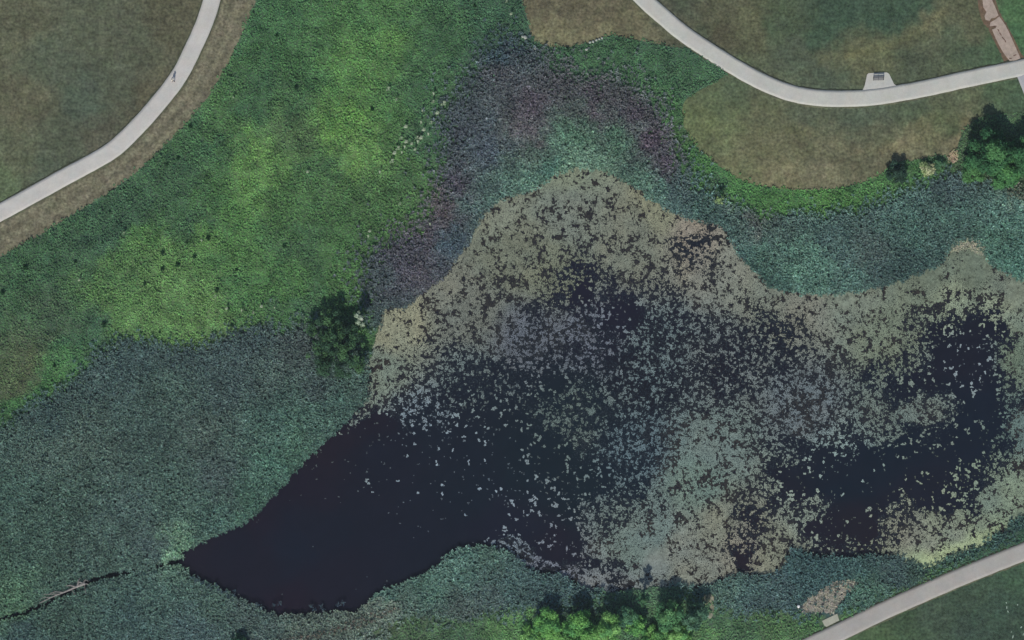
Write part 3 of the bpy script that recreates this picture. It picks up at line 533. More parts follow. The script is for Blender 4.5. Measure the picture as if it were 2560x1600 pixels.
gx = np.arange(-62, 92, ST); gy = np.arange(-46, 30, ST); xx, yy = np.meshgrid(gx, gy, indexing='ij'); Q = np.stack([xx.ravel(), yy.ravel()], 1)
ins = in_poly(Q, POND)
def rank(v): return np.argsort(np.argsort(v)) / len(v)
nf = Noise(.32, 2, 102)(Q[:, 0], Q[:, 1])
o1 = rank(Noise(1.15, 4, 101)(Q[:, 0], Q[:, 1]) * .9 + nf * .7 - np.abs(Noise(.8, 3, 106)(Q[:, 0], Q[:, 1]) - .5) * .9)
o2 = rank(Noise(.9, 3, 103)(Q[:, 0], Q[:, 1]) * .7 + nf * .95 - np.abs(Noise(.65, 2, 105)(Q[:, 0], Q[:, 1]) - .5) * 1.5)
D = dens(Q)[:, 0]; D = np.clip(D + (Noise(4, 2, 104)(Q[:, 0], Q[:, 1]) - .5) * .16 * (D > .12) * (D < .93), 0, 1)
D = np.where((D > .5) & (D < .965), .5 + (D - .5) * .74, D); w_ = np.clip((D - .35) / .3, 0, 1); order = rank(o1 * w_ + o2 * (1 - w_))
for _ in range(1):
    order = np.where(w_ > .5, o1, o2)
fill = (ins & (order < D)).reshape(len(gx), len(gy))
# connected groups of pads: small ones that lie alone on open water become things of their own
lab = np.zeros(fill.shape, int); comps = []; fi = np.argwhere(fill & (D.reshape(fill.shape) < .30)); fs = set(map(tuple, fi.tolist())); allf = fill
dd2 = D.reshape(fill.shape)
while fs:
    s = fs.pop(); st = [s]; comp = [s]; touch = False
    while st:
        i, j = st.pop()
        for di in (-1, 0, 1):
            for dj in (-1, 0, 1):
                t = (i + di, j + dj)
                if t in fs: fs.remove(t); st.append(t); comp.append(t)
    comps.append(comp)
def pads(P, r, z, c, jit=.08):
    """round leaves with a notch, nearly flat on the water"""
    n = len(P); K = 7; a0 = rng.uniform(0, 2 * np.pi, n); ang = a0[:, None] + np.linspace(.25, 2 * np.pi - .25, K)[None]
    rr = r[:, None] * rng.uniform(.85, 1.1, (n, K)); tx = rng.normal(0, .06, n); ty = rng.normal(0, .06, n)
    X = np.cos(ang) * rr; Y = np.sin(ang) * rr
    V = np.zeros((n, K + 1, 3)); V[:, 0, :2] = P; V[:, 0, 2] = z
    V[:, 1:, 0] = P[:, :1] + X; V[:, 1:, 1] = P[:, 1:] + Y; V[:, 1:, 2] = z[:, None] + X * tx[:, None] + Y * ty[:, None] + .012
    b = np.arange(n)[:, None] * (K + 1); F = np.concatenate([np.stack([b[:, 0], b[:, 0] + k, b[:, 0] + k + 1], 1) for k in range(1, K)])
    cc = c * (1 + rng.normal(0, jit, n))[:, None]; return V.reshape(-1, 3), F, np.repeat(np.clip(cc, .01, .9), K + 1, 0)
single = [c for c in comps if 2 <= len(c) <= 45 and dd2[c[0]] < .16]
single.sort(key=len, reverse=True); single = single[:300]
taken = np.zeros(fill.shape, bool)
PADG = 1.50
def area_of(x, y):
    px = x * S + 1280; py = 800 - y * S
    if px > 2300 and py < 1180: return 'near the right edge'
    if px > 1850 and py > 1250: return 'in the reddish bay by the lower path'
    if px > 1850 and py > 1040: return 'in the lower right pool'
    if px > 1950: return 'in the upper right pool'
    if px < 760: return 'in the lower left arm'
    if px < 1000 and py < 1230: return 'beside the western reed bed'
    if px < 1130 and py > 1230: return 'off the reedy point at the bottom'
    if px < 1400 and py > 1230: return 'right of the reedy point at the bottom'
    if px < 1250 and py > 1000: return 'left of the open centre'
    if px < 1600 and py > 1000: return 'right of the open centre'
    if py < 760: return 'in the dark gap of the northern mat'
    if px < 1400: return 'below the northern mat, left side'
    return 'in the mottled middle of the pond'
for comp in single:
    ij = np.array(comp); taken[ij[:, 0], ij[:, 1]] = True
    P = np.stack([gx[ij[:, 0]], gy[ij[:, 1]]], 1) + rng.uniform(-.05, .05, (len(ij), 2)); c0 = P.mean(0)
    r = rng.uniform(.085, .125, len(P)); c = lily_c(P) * PADG * 1.12
    V, F, C = pads(P - c0, r, rng.uniform(.012, .05, len(P)), c, .06)
    size = 'tiny' if len(ij) < 7 else ('small' if len(ij) < 12 else ('medium' if len(ij) < 20 else 'large'))
    tag(link('lily_pad_clump', mesh_np('lily_pad_clump', V, F, M_PAD, C), None, (c0[0], c0[1], WATER_Z)),
        '%s pale lily pad clump %s' % (size, area_of(*c0)), 'lily pads', 'loose lily pad clumps on the open water')
rest = fill & ~taken; insg = ins.reshape(fill.shape)
def mat_part(label, m):
    ij = np.argwhere(rest & m); P = np.stack([gx[ij[:, 0]], gy[ij[:, 1]]], 1) + rng.uniform(-.07, .07, (len(ij), 2))
    d = dd2[ij[:, 0], ij[:, 1]]; r = rng.uniform(.072, .11, len(P)) + .015 * (d > .6) + .035 * (d > .96)
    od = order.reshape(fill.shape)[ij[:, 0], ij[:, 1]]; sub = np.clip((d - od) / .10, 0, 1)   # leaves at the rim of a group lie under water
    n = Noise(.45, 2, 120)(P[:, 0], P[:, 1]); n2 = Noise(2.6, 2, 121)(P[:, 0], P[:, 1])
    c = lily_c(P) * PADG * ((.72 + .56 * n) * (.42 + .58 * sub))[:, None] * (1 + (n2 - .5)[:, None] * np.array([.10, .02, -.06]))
    zz = WATER_Z + rng.uniform(.014, .06, len(P))
    # dark drowned leaves in the gaps of the mat
    ij = np.argwhere(~fill & m & insg); d = dd2[ij[:, 0], ij[:, 1]]; ij = ij[rng.random(len(ij)) < np.clip((d - .08) * 1.5, 0, .75)]; d = dd2[ij[:, 0], ij[:, 1]]
    Pd = np.stack([gx[ij[:, 0]], gy[ij[:, 1]]], 1) + rng.uniform(-.07, .07, (len(ij), 2)); kk = np.clip((d - .25) / .5, 0, 1)[:, None]
    cd = (alb('#28323a')[None] * (1 - kk) + alb('#3b3936')[None] * kk) * rng.uniform(.8, 1.25, (len(ij), 1))
    P = np.vstack([P, Pd]); r = np.concatenate([r, rng.uniform(.08, .12, len(Pd))]); zz = np.concatenate([zz, WATER_Z + rng.uniform(.004, .012, len(Pd))]); c = np.vstack([c, cd])
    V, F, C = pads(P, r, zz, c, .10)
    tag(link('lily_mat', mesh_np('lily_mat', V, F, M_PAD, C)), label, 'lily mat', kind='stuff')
xg = xx.reshape(fill.shape); yg = yy.reshape(fill.shape); split = PX(0, 950).y; sx = PX(1760, 0).x; sx2 = PX(2330, 0).x
mat_part('olive grey lily mat with dark holes over the northern lobe', (xg < sx) & (yg >= split))
mat_part('broken lily mat over the middle and the southern bay', (xg < sx) & (yg < split))
mat_part('lily mat round the right hand pool and along the right shore', (xg >= sx))

# ------------------------------------------------------------------ trees and bushes
def crown_mesh(name, lobes, hexes, n_per_m2, leaf, gain=1.5, seed=0, flat=.8):
    r = np.random.default_rng(seed); Vs = []; Cs = []; N = 0
    for (x, y, z, rad) in lobes:
        n = max(12, int(4 * math.pi * rad * rad * n_per_m2)); d = r.normal(size=(n, 3)); d /= np.linalg.norm(d, axis=1)[:, None]
        d[:, 2] = np.where(r.random(n) < .6, np.abs(d[:, 2]), d[:, 2])
        bump = 1 + .22 * np.sin(d[:, 0] * 7 + x * 3) * np.sin(d[:, 1] * 6 + y * 2 + seed) + .1 * np.sin(d[:, 2] * 11 + d[:, 0] * 9)
        p = np.array([x, y, z]) + d * (rad * bump * (r.random(n) ** .25))[:, None] * np.array([1, 1, flat])
        p[:, 2] = np.maximum(p[:, 2], .08)
        nn = d + r.normal(0, .38, (n, 3)); nn /= np.linalg.norm(nn, axis=1)[:, None]
        up = r.normal(size=(n, 3)); t = np.cross(nn, up); t /= np.linalg.norm(t, axis=1)[:, None]; b = np.cross(nn, t)
        s = leaf * r.uniform(.6, 1.3, n)[:, None]
        V = np.stack([p - t * s, p - b * s * .55, p + t * s, p + b * s * .55], 1); Vs.append(V.reshape(-1, 3))
        base = alb(hexes[r.integers(0, len(hexes))]) * gain * r.uniform(.88, 1.12); c = base[None] * (1 + r.normal(0, .14, n))[:, None] * (1.32 if gain >= 1.5 else 1)
        Cs.append(np.repeat(np.clip(c, .003, .8), 4, 0)); N += n
    return mesh_np(name, np.vstack(Vs), np.arange(N * 4).reshape(N, 4), M_CROWN, np.vstack(Cs))
def lobes_for(Rc, H, n, seed, squash=1.0):
    n = int(n * 1.7); r = random.Random(seed); out = [(0, 0, H * .58, Rc * .5)]
    for k in range(n):
        a = 2 * math.pi * (k + r.random() * .8) / n; q = Rc * r.uniform(.35, .8); rad = Rc * r.uniform(.18, .34)
        out.append((math.cos(a) * q, math.sin(a) * q * squash, H * r.uniform(.38, .72), rad))
    for k in range(n // 2):
        a = r.random() * 6.28; q = Rc * r.uniform(0, .4); out.append((math.cos(a) * q, math.sin(a) * q * squash, H * r.uniform(.7, .86), Rc * r.uniform(.2, .32)))
    return out
def trunk_mesh(H, Rc, seed, rad=.16):
    r = random.Random(seed); mb = MB(); top = Vector((r.uniform(-.2, .2), r.uniform(-.2, .2), H * .6))
    mb.tube([(0, 0, -.15), (0, 0, H * .2), tuple(top * .7), tuple(top)], [rad * 1.3, rad, rad * .75, rad * .45])
    for k in range(5):
        a = k * 1.26 + r.random(); s = top * r.uniform(.35, .8); e = Vector((math.cos(a) * Rc * .6, math.sin(a) * Rc * .6, H * r.uniform(.55, .75)))
        mid = (s + e) / 2 + Vector((0, 0, .1 * H)); mb.tube([s, mid, e], [rad * .5, rad * .33, rad * .12], 5)
    return mb.mesh('trunk', M_BARK)
def tree(name, label, cat, px, py, Rc, H, hexes, seed, n=8, dens_=40, leaf=.17, squash=1.0, gain=1.5, group=None, lobes=None):
    e = link(name, None, None, PX(px, py, 0)); tag(e, label, cat, group)
    link('crown', crown_mesh('crown', lobes or lobes_for(Rc, H, n, seed, squash), hexes, dens_, leaf, gain, seed), e)
    link('trunk', trunk_mesh(H, Rc, seed, max(.05, .03 * H)), e); return e
G_D = ['#33503c', '#2c4a3a', '#3c5a40']; G_B = ['#527f48', '#5d8a4c', '#487546']; G_L = ['#5c864b', '#668d54', '#507b4b']
_r = random.Random(4); WL = []
for k in range(64):
    a = _r.random() * 6.283; q = 5.1 * math.sqrt(_r.random()); x, y = math.cos(a) * q * .98, math.sin(a) * q * 1.18
    WL.append((x, y, max(.9, 5.4 - .42 * q + _r.uniform(-1.2, .4)), _r.uniform(.45, 1.0)))
WL += [(0, 0, 3.2, 2.0), (-1.5, 1.5, 3.4, 1.6), (1.8, 1.0, 3.2, 1.6), (1.5, -1.8, 2.8, 1.5), (-1.8, -1.5, 2.6, 1.5), (0, 2.8, 3.2, 1.5)]
tree('willow_tree', 'large sprawling dark green willow on the west shore of the pond', 'tree', 842, 866, 4.9, 6.0, ['#2b4232', '#25392e', '#344e37', '#2f4735', '#3a5539'], 3, lobes=WL, dens_=24, leaf=.17, gain=1.5)
tree('broadleaf_tree', 'tall tree whose dark shadow peaks over the brown lawn, on the right', 'tree', 2468, 385, 4.1, 7.4, ['#34583a', '#2b4c34', '#3e623e'], 11, 10)
tree('broadleaf_tree', 'tree cut by the right edge of the picture, beside the tallest tree', 'tree', 2556, 392, 3.7, 6.8, ['#34583a', '#2e4e34'], 12, 9)
tree('broadleaf_tree', 'lower bright green tree in front of the tall one on the right', 'tree', 2512, 432, 3.3, 4.6, ['#426b42', '#4b7546', '#3a603e'], 13, 9)
tree('broadleaf_tree', 'dark green tree beside the straw tuft, leftmost of the trees on the right', 'tree', 2430, 425, 2.6, 4.2, ['#385a3c', '#42663f'], 14, 8)
tree('bush', 'round dark bush at the lower right rim of the brown lawn', 'bush', 2243, 432, 2.1, 3.0, ['#26382f', '#2d4238', '#22332c'], 15, 9, 60, .13)
tree('bush', 'yellowish pale bush between the round dark bush and the trees', 'bush', 2318, 424, 1.7, 1.5, ['#7d8a62', '#6c7d58', '#8a8f72'], 16, 7, 30, .13)
tree('bush', 'mid green bush just right of the yellowish bush', 'bush', 2346, 412, 1.2, 1.6, ['#46664b', '#3d5a45'], 17, 6, 34, .12)
tree('bush', 'small nearly black bush in the bright grass strip below the brown lawn', 'bush', 1803, 476, .75, 1.7, ['#1f3628', '#25402e'], 18, 5, 40, .11)
tree('bush', 'pale lime bush below the small black bush', 'bush', 1797, 500, .95, 1.1, ['#7c9165', '#8aa070', '#6a8058'], 19, 6, 34, .11)
ST_ = [(1372,1556,2.7,4.0,G_B,'bright green tree at the left end of the bottom thicket'),(1446,1556,2.9,4.6,G_B,'bright green tree left of the middle of the bottom thicket, with a long dark shadow'),
 (1520,1568,3.0,5.2,G_L,'bright green tree in the middle of the bottom thicket'),(1606,1496,1.2,5.6,G_D,'slim tree reaching towards the lily mat from the bottom thicket'),
 (1672,1536,2.9,5.0,['#466e4b','#3e6246','#50764e'],'tree with a broad dark shadow over the shore, right part of the bottom thicket'),(1732,1536,2.5,4.6,['#3b5848','#456350','#35503f'],'darker tree at the right end of the bottom thicket'),
 (1562,1540,2.0,3.4,['#3c5e4c','#45684e'],'low bluish green tree right of the middle of the bottom thicket'),(1330,1598,2.5,2.6,G_L,'low light green shrub at the bottom edge, left end of the thicket'),
 (1420,1606,2.8,3.0,G_L,'light green shrub cut by the bottom edge below the left trees'),(1640,1600,2.9,2.8,G_L,'light green shrub at the bottom edge below the broad shadow'),(1482,1592,2.4,3.1,G_L,'light green shrub between two bright trees, left part of the thicket'),(1590,1562,2.2,3.2,G_B,'bright green shrub just below the slim tree'),(1700,1585,2.3,3.1,G_L,'light green shrub below the two right hand trees'),(1385,1585,2.3,3.0,G_L,'light green shrub below the leftmost bright tree'),(600,1606,1.7,3.0,G_D,'small dark tree cut by the bottom edge on the left')]
for k, (x, y, r_, h, g, l) in enumerate(ST_):
    tree('broadleaf_tree' if h > 3.2 else 'shrub', l, 'tree' if h > 3.2 else 'shrub', x, y, r_, h + 1.0 * (h > 3.2), g, 30 + k, 9, 40, .15)
# flowering elder beside the willow
e = link('flowering_shrub', None, None, PX(900, 800, 0)); tag(e, 'white blossoming shrub at the upper right of the big willow', 'shrub')
lb = [(-.35, .75, 4.9, .45), (.25, .35, 4.9, .5), (-.1, -.35, 4.8, .45), (.6, -.75, 4.7, .42), (0, 1.2, 4.6, .3), (.5, .1, 4.6, .3)]
link('crown', crown_mesh('crown', [(x, y, z - .35, r * 1.15) for x, y, z, r in lb] + [(0, 0, 2.4, 1.1), (.1, .1, 3.6, .9)], G_D, 30, .13, 1.3, 5), e)
link('blossom', crown_mesh('blossom', lb, ['#c9d2c4', '#aab8a6', '#9aaa96'], 60, .1, 1.35, 6), e)
link('trunk', trunk_mesh(4.6, 1.1, 5, .07), e)

# small dark bushes of the meadow, each its own
protos = []
for k in range(4):
    e = link('small_bush', None, None, (0, 0, 0)); Rr = .48
    link('crown', crown_mesh('crown', [(0, 0, .55, .36)] + [(math.cos(a + k) * .24, math.sin(a + k) * .24, .4 + .1 * (i % 2), .24) for i, a in enumerate((0, 1.5, 3, 4.4))], ['#27462c', '#2f5235', '#1f3a28'], 60, .09, 1.2, 50 + k), e)
    mb = MB(); mb.tube([(0, 0, -.1), (.02, 0, .25), (0, .02, .5)], [.03, .025, .012], 5); link('stem', mb.mesh('stem', M_BARK), e)
    protos.append(e)
BUSH = [(693,89,'near the brown verge at the top'),(577,190,'beside the curve of the brown verge, upper left'),(741,220,'in the upper meadow, right of the verge curve'),(311,471,'by the verge in the middle left'),(446,396,'upper one of a pair beside the verge'),(418,411,'lower one of a pair beside the verge'),
(275,529,'just below the verge on the left'),(931,273,'alone in bright grass of the upper right meadow'),(1064,423,'near the purplish reed belt'),(1187,16,'near the top edge left of the upper lawn'),(407,632,'darkest one, in the bright yellow green patch'),(407,673,'just below the darkest one in the bright patch'),
(486,642,'right of the darkest one'),(445,662,'small one right of the bright patch centre'),(362,709,'flat wide one below the bright patch'),(591,675,'in the middle of the lower meadow'),(543,723,'tiny one in the lower meadow'),(261,812,'at the lower left of the meadow above the reeds'),
(580,814,'close above the reed bed border'),(137,914,'alone in bright grass at the far lower left'),(64,669,'upper one of a close pair at the left edge'),(70,692,'lower one of a close pair at the left edge'),(7,732,'cut close to the left edge'),(189,655,'in the dull grass on the left'),
(257,607,'in dark grass below the verge'),(400,830,'at the lower border of the bright meadow'),(571,771,'among pale flowers in the lower meadow'),(521,596,'in the centre left meadow'),(468,607,'left of the centre left meadow bush'),(711,616,'beside a pale stalk in the middle meadow'),(476,317,'next to the verge above the pair'),(1418,122,'under the rim of the upper brown lawn')]
for k, (x, y, l) in enumerate(BUSH):
    pr = protos[k % 4]; o = pr if k < 4 else copy_tree(pr)
    o.location = PX(x, y, 0); o.rotation_euler = (0, 0, k * 1.7); s = random.uniform(.5, 1.1); s = .85 if 'darkest' in l else s; o.scale = (s * (1.5 if 'flat wide' in l else 1), s, s)
    tag(o, 'small dark bush ' + l, 'bush', 'small dark bushes in the meadow')

# white flowering umbels
fp = []
for k in range(3):
    e = link('flower_clump', None, None, (0, 0, 0)); r = np.random.default_rng(k)
    lb = [(r.uniform(-.22, .22), r.uniform(-.22, .22), 1.05 + r.uniform(-.1, .15), r.uniform(.13, .22)) for _ in range(6)]
    link('blossom', crown_mesh('blossom', lb, ['#b3c2aa', '#9fb396', '#c0ccb8'], 130, .06, 1.2, 80 + k, .35), e)
    mb = MB()
    for x, y, z, _ in lb: mb.tube([(x * .2, y * .2, -.05), (x * .6, y * .6, .6), (x, y, z)], [.014, .011, .008], 4)
    st = mb.mesh('stalk', surface_mat('green_stalk', col=tuple(alb('#4a6a40')))); link('stalk', st, e); fp.append(e)
FL = [(1109,259),(1094,283),(1056,277),(1083,255),(1015,317),(1053,306),(1078,307),(1060,325),(1071,335),(1043,344),(1053,345),(1045,354),(1003,346),(1016,355),(1012,367),(995,371),(987,383),(1005,381),(980,403),(1038,374),(950,430),(971,223),(1030,360),(1084,234),(991,250)]
FL2 = [(568,771),(605,775),(634,782),(655,766),(687,769),(539,741),(200,700),(505,601),(311,583),(925,578),(921,590),(1266,5),(1278,36),(584,244),(1000,510),(770,430),(1075,560)]
for k, (x, y) in enumerate(FL + FL2):
    o = fp[k] if k < 3 else copy_tree(fp[k % 3]); o.location = PX(x, y, 0); o.rotation_euler = (0, 0, k * 2.1); s = random.uniform(.7, 1.15) * (1.35 if k < 2 else 1) * (.75 if k >= len(FL) else 1); o.scale = (s, s, 1)
    if k == 0: l = 'topmost large white flower clump beside the purplish reeds'
    elif k == 1: l = 'ring shaped large white flower clump just below the topmost one'
    elif k < len(FL): l = 'pale flower clump in the loose trail of white flowers left of the purplish reeds'
    elif k < len(FL) + 6: l = 'faint pale flower clump in the lower meadow above the western reed bed'
    else: l = 'single faint pale flower clump scattered in the meadow'
    tag(o, l, 'flowers', 'white flower clumps in the meadow')

# ------------------------------------------------------------------ stones
def stone(name, mat, px, py, r, label, group=None, z=0.0, seed=0):
    rr = np.random.default_rng(seed); V = []; n = 9; rings = 5
    for i in range(rings + 1):
        ph = math.pi * i / rings
        for k in range(n):
            th = 2 * math.pi * k / n; q = r * (1 + rr.uniform(-.15, .15)); V.append((math.cos(th) * math.sin(ph) * q, math.sin(th) * math.sin(ph) * q * .8, math.cos(ph) * q * .6 + r * .3))
    F = [(i * n + k, (i + 1) * n + k, (i + 1) * n + (k + 1) % n, i * n + (k + 1) % n) for i in range(rings) for k in range(n)]
    tag(link(name, mesh_np(name, V, F, mat, None, True), None, PX(px, py, z), rr.random() * 6), label, 'stone', group)
stone('stone', M_WHITE, 1995, 1514.5, .3, 'bright white round stone at the left end of the dead reeds', z=1.0, seed=1)
mb = MB(); mb.tube([(0, 0, -.1), (0, 0, .95)], [.06, .05], 8); 
o = mb.build('post', M_DEAD, None, PX(1995, 1514.5, 0)); tag(o, 'short post under the white stone cap by the dead reeds', 'post')
for k, (x, y, r_, l) in enumerate([(1313,94,.42,'bright pale stone at the lower left corner of the upper brown lawn'),(1306,92,.25,'smaller pale stone touching the bright one at the lawn corner'),(1338,121,.28,'dull pale stone below the lower left rim of the upper lawn'),(1466,124,.27,'dull pale stone below the right half of the upper lawn rim'),
   (1475,106,.25,'leftmost stone in the row on the upper lawn rim'),(1483,104.5,.25,'second stone from the left in the row on the lawn rim'),(1491,100.5,.26,'middle stone in the row on the lawn rim'),(1498,98,.2,'fourth stone from the left in the row on the lawn rim'),(1505,95.5,.22,'rightmost stone in the row on the upper lawn rim')]):
    stone('stone', M_STONE, x, y, r_, l, 'pale stones along the upper lawn rim', .12, 10 + k)
stone('stone', M_STONE, 1314, 93, .01, 'x', None, -.5, 99); bpy.data.objects.remove([o for o in COL.objects if o.get('label') == 'x'][0])

# ------------------------------------------------------------------ pale mooring place: sandy spot and worn track on the bottom shore
region_sheet('sandy_track', WX([(1758,1492),(1764,1486),(1778,1485),(1784,1492),(1785,1506),(1784,1525),(1780,1546),(1768,1548),(1772,1538),(1776,1522),(1774,1510),(1764,1508)]), .1, M_GROUND, ecol('#8a8c7c'), .15)
tree('bush', 'pale straw green bush at the shore end of the sandy track', 'bush', 1769, 1499, .75, .8, ['#9aa07c', '#a3a68a', '#8a8f74'], 71, 6, 60, .1, 1, 1.3)

# ------------------------------------------------------------------ fallen dead tree along the ditch
e = link('fallen_tree', None, None, PX(160, 1478, 0)); tag(e, 'bleached fallen dead tree lying along the dark ditch at the lower left', 'dead tree')
def q(x, y, z): v = PX(x, y, z) - PX(160, 1478, 0); return tuple(v)
mb = MB(); mb.tube([q(100, 1507, .55), q(130, 1492, .7), q(165, 1478, .8), q(195, 1465, .85), q(214, 1457, .9)], [.07, .10, .14, .2, .3], 9); mb.build('trunk', M_DEAD, e)
mb = MB()
for a, b, c, r_ in (((190,1466),(178,1462),(166,1464),.14),((196,1464),(197,1452),(202,1444),.12),((160,1480),(140,1478),(122,1484),.08),((205,1460),(216,1448),(222,1452),.14),((150,1484),(130,1484),(108,1486),.07),((180,1472),(186,1480),(190,1488),.05),((212,1458),(214,1470),(217,1484),.05),((130,1492),(112,1492),(100,1498),.06),((195,1462),(200,1454),(222,1460),.16)):
    mb.tube([q(*a, .9), q(*b, 1.0), q(*c, .8)], [r_, r_ * .8, r_ * .4], 6)
mb.build('branches', M_DEAD, e)

# ------------------------------------------------------------------ reed clumps standing in the water by the south-west shore
RC = [(482,1444),(489,1452),(497,1447),(503,1460),(509,1455),(521,1466),(529,1470),(541,1462),(545,1475),(556,1482),(566,1478),(572,1490),(584,1488),(588,1476),(643,1512),(656,1520),(778,1516),(786,1522),(803,1516),(808,1524),(846,1512),(858,1506),(686,1512),(700,1508)]
cp = []
for k in range(3):
    n = 10; P = rng.normal(0, .16, (n, 2)); V, F, C = blades(P, np.zeros(n), np.full(n, 1.3), np.full(n, .25), np.full(n, .09), 4, np.tile(alb('#5f7480') * 1.7, (n, 1)))
    o = link('reed_clump', mesh_np('reed_clump', V, F, M_LEAF, C)); cp.append(o)
for k, (x, y) in enumerate(RC):
    o = cp[k] if k < 3 else cp[k % 3].copy()
    if k >= 3: COL.objects.link(o)
    o.location = PX(x, y, WATER_Z); o.rotation_euler = (0, 0, k * 1.3)
    l = 'thin pale reed clump standing in the water off the lower left shore' if k < 14 else ('thin pale reed clump in the bottom bay of the dark water')
    tag(o, l, 'reeds', 'reed clumps standing in the water')

# ------------------------------------------------------------------ bench in the bay of the path
M_WOOD = surface_mat('weathered_bench_wood', col=tuple(alb('#6e7074')), scales=((.3, .15),))
M_IRON = surface_mat('dark_bench_frame', col=tuple(alb('#3a3d3c')), scales=((.3, .1),), rough=.5)
M_CONC = surface_mat('concrete_pad', col=tuple(alb('#a3a598')), scales=((.8, .08), (.2, .08)))
b = link('park_bench', None, None, PX(2195.5, 196.5, .07), R(2)); tag(b, 'grey slatted bench facing the pond from the paved bay', 'bench')
mb = MB()
for k in range(4): mb.box((0, -.26 + .125 * k, .46), (1.75, .095, .035))
mb.build('seat', M_WOOD, b)
mb = MB()
for k in range(3): mb.box((0, .25 + .035 * k, .60 + .13 * k), (1.75, .028, .1), 0, R(-14))
mb.build('backrest', M_WOOD, b)
for sx_ in (-.82, 0, .82):
    mb = MB(); mb.box((sx_, -.28, .22), (.06, .06, .44)); mb.box((sx_, .2, .22), (.06, .06, .44)); mb.box((sx_, -.03, .42), (.06, .56, .04)); mb.box((sx_, .29, .7), (.05, .05, .56), 0, R(-14)); mb.build('leg', M_IRON, b)
for sx_ in (-.84, .84):
    mb = MB(); mb.box((sx_, -.02, .66), (.07, .56, .04)); mb.box((sx_, -.26, .55), (.05, .05, .2)); mb.build('armrest', M_IRON, b)
# pale concrete pad with a low bench beside the lower path
pad = slab('concrete_pad', WX([(2055,1552),(2093,1534),(2098,1551),(2066,1567),(2061,1564)][::-1]), .13, -.05, M_CONC, 'pale rectangular concrete pad beside the lower path', 'concrete pad')

# ------------------------------------------------------------------ worn white line marks on the lower right lawn
mb_l = [((2516,1507),.35,.22,80),((2517,1519),.6,.2,88),((2520,1529),.45,.2,60),((2532,1592),.75,.25,-80),((2553,1568),.5,.25,-50),((2544,1512),.35,.2,80),((2528,1580),.4,.1,-75),((2558,1586),.5,.18,-80)]
for k, ((x, y), l, w, a) in enumerate(mb_l):
    mb = MB(); n = 8; mb.v = [(math.cos(t) * l / 2 * random.uniform(.8, 1), math.sin(t) * w / 2 * random.uniform(.7, 1), 0) for t in np.linspace(0, 2 * math.pi, n, endpoint=False)]; mb.f = [tuple(range(n))]
    o = mb.build('line_mark', M_PAINT, None, PX(x, y, .028)); o.rotation_euler = (0, 0, R(-a)); tag(o, kind='structure')

# ------------------------------------------------------------------ person walking on the left path
def skin(name, pts, edges, rad, mat, parent, sub=1):
    me = bpy.data.meshes.new(name); me.from_pydata(pts, edges, []); me.materials.append(mat); o = link(name, me, parent)
    m = o.modifiers.new('skin', 'SKIN'); m.use_smooth_shade = True
    for i, r in enumerate(rad): me.skin_vertices[0].data[i].radius = r if isinstance(r, tuple) else (r, r)
    me.skin_vertices[0].data[0].use_root = True
    s = o.modifiers.new('sub', 'SUBSURF'); s.levels = sub; s.render_levels = sub; return o
def flatm(n, h, r=.8): return surface_mat(n, col=tuple(alb(h)), rough=r, scales=((.2, .08),))
per = link('person', None, None, PX(433, 201.5, .09), R(28)); tag(per, 'person in a white top walking on the upper left path', 'person')
pts = [(0, 0, .95), (0, 0, 1.12), (0, -.01, 1.36), (0, -.02, 1.47), (0, -.03, 1.54), (0, -.03, 1.66),
       (.1, 0, .88), (.11, -.2, .5), (.11, -.27, .08), (.11, -.4, .04), (-.1, 0, .88), (-.11, .12, .5), (-.11, .36, .16), (-.11, .28, .05),
       (.19, 0, 1.4), (.24, .12, 1.12), (.25, .1, .88), (-.19, 0, 1.4), (-.24, -.1, 1.12), (-.25, -.26, .94)]
ed = [(0, 1), (1, 2), (2, 3), (3, 4), (4, 5), (0, 6), (6, 7), (7, 8), (8, 9), (0, 10), (10, 11), (11, 12), (12, 13), (2, 14), (14, 15), (15, 16), (2, 17), (17, 18), (18, 19)]
rd = [(.14, .1), (.13, .09), (.16, .1), .055, .07, .085, .085, .06, .04, .03, .085, .06, .04, .03, .055, .042, .03, .055, .042, .03]
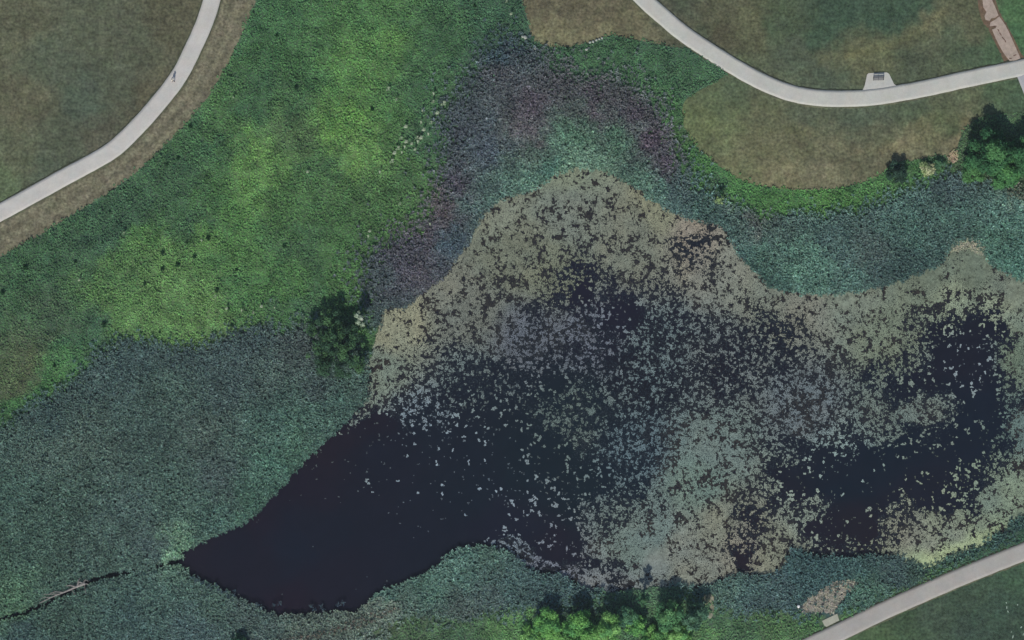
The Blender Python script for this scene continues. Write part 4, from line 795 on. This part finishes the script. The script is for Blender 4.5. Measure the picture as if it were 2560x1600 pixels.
for hand, s_ in ((16, 1), (19, -1)):
    hx, hy, hz = pts[hand]; k0 = len(pts); pts.append((hx, hy - .02, hz - .07)); rd.append((.035, .016)); ed.append((hand, k0))
    for f in range(4):
        k = len(pts); x = hx + (f - 1.5) * .02; l_ = (.05, .06, .055, .042)[f]
        pts += [(x, hy - .03, hz - .11), (x, hy - .045, hz - .11 - l_)]; rd += [.009, .007]; ed += [(k0, k), (k, k + 1)]
    k = len(pts); pts += [(hx - .035 * s_, hy - .05, hz - .07), (hx - .035 * s_, hy - .07, hz - .11)]; rd += [.01, .008]; ed += [(k0, k), (k, k + 1)]
skin('body', pts, ed, rd, flatm('skin', '#b08a74'), per)
skin('white_top', [(0, 0, .98), (0, 0, 1.15), (0, -.01, 1.38), (.19, 0, 1.41), (.25, .11, 1.16), (-.19, 0, 1.41), (-.25, -.09, 1.16)], [(0, 1), (1, 2), (2, 3), (3, 4), (2, 5), (5, 6)],
     [(.17, .13), (.165, .125), (.19, .13), .085, .065, .085, .065], flatm('white_cloth', '#e8e8e4'), per)
skin('trousers', [(0, 0, .95), (.1, 0, .86), (.11, -.2, .5), (.11, -.27, .12), (-.1, 0, .86), (-.11, .12, .5), (-.11, .34, .19)], [(0, 1), (1, 2), (2, 3), (0, 4), (4, 5), (5, 6)],
     [(.16, .125), .105, .08, .06, .105, .08, .06], flatm('dark_cloth', '#3c3f4a'), per)
skin('hair', [(0, 0, 1.62), (0, -.01, 1.7), (0, .04, 1.6)], [(0, 1), (0, 2)], [.095, .085, .075], flatm('pale_hair', '#c9c4b4'), per)
mb = MB(); mb.tube([(0, -.11, 1.65), (0, -.145, 1.63)], [.012, .018], 6); mb.build('nose', bpy.data.materials['skin'], per)

# ------------------------------------------------------------------ thin haze between the ground and the camera
mb = MB(); mb.box((0, 0, 302), (3900, 3900, 610))
m = bpy.data.materials.new('haze_air'); m.use_nodes = True; m.node_tree.nodes.clear()
v = m.node_tree.nodes.new('ShaderNodeVolumePrincipled'); v.inputs['Color'].default_value = (.80, .88, 1.0, 1); v.inputs['Density'].default_value = 0.000045; v.inputs['Anisotropy'].default_value = 0.0
mo = m.node_tree.nodes.new('ShaderNodeOutputMaterial'); m.node_tree.links.new(v.outputs[0], mo.inputs['Volume'])
tag(mb.build('haze', m), 'thin pale summer haze in the air over the pond', 'haze', kind='stuff')
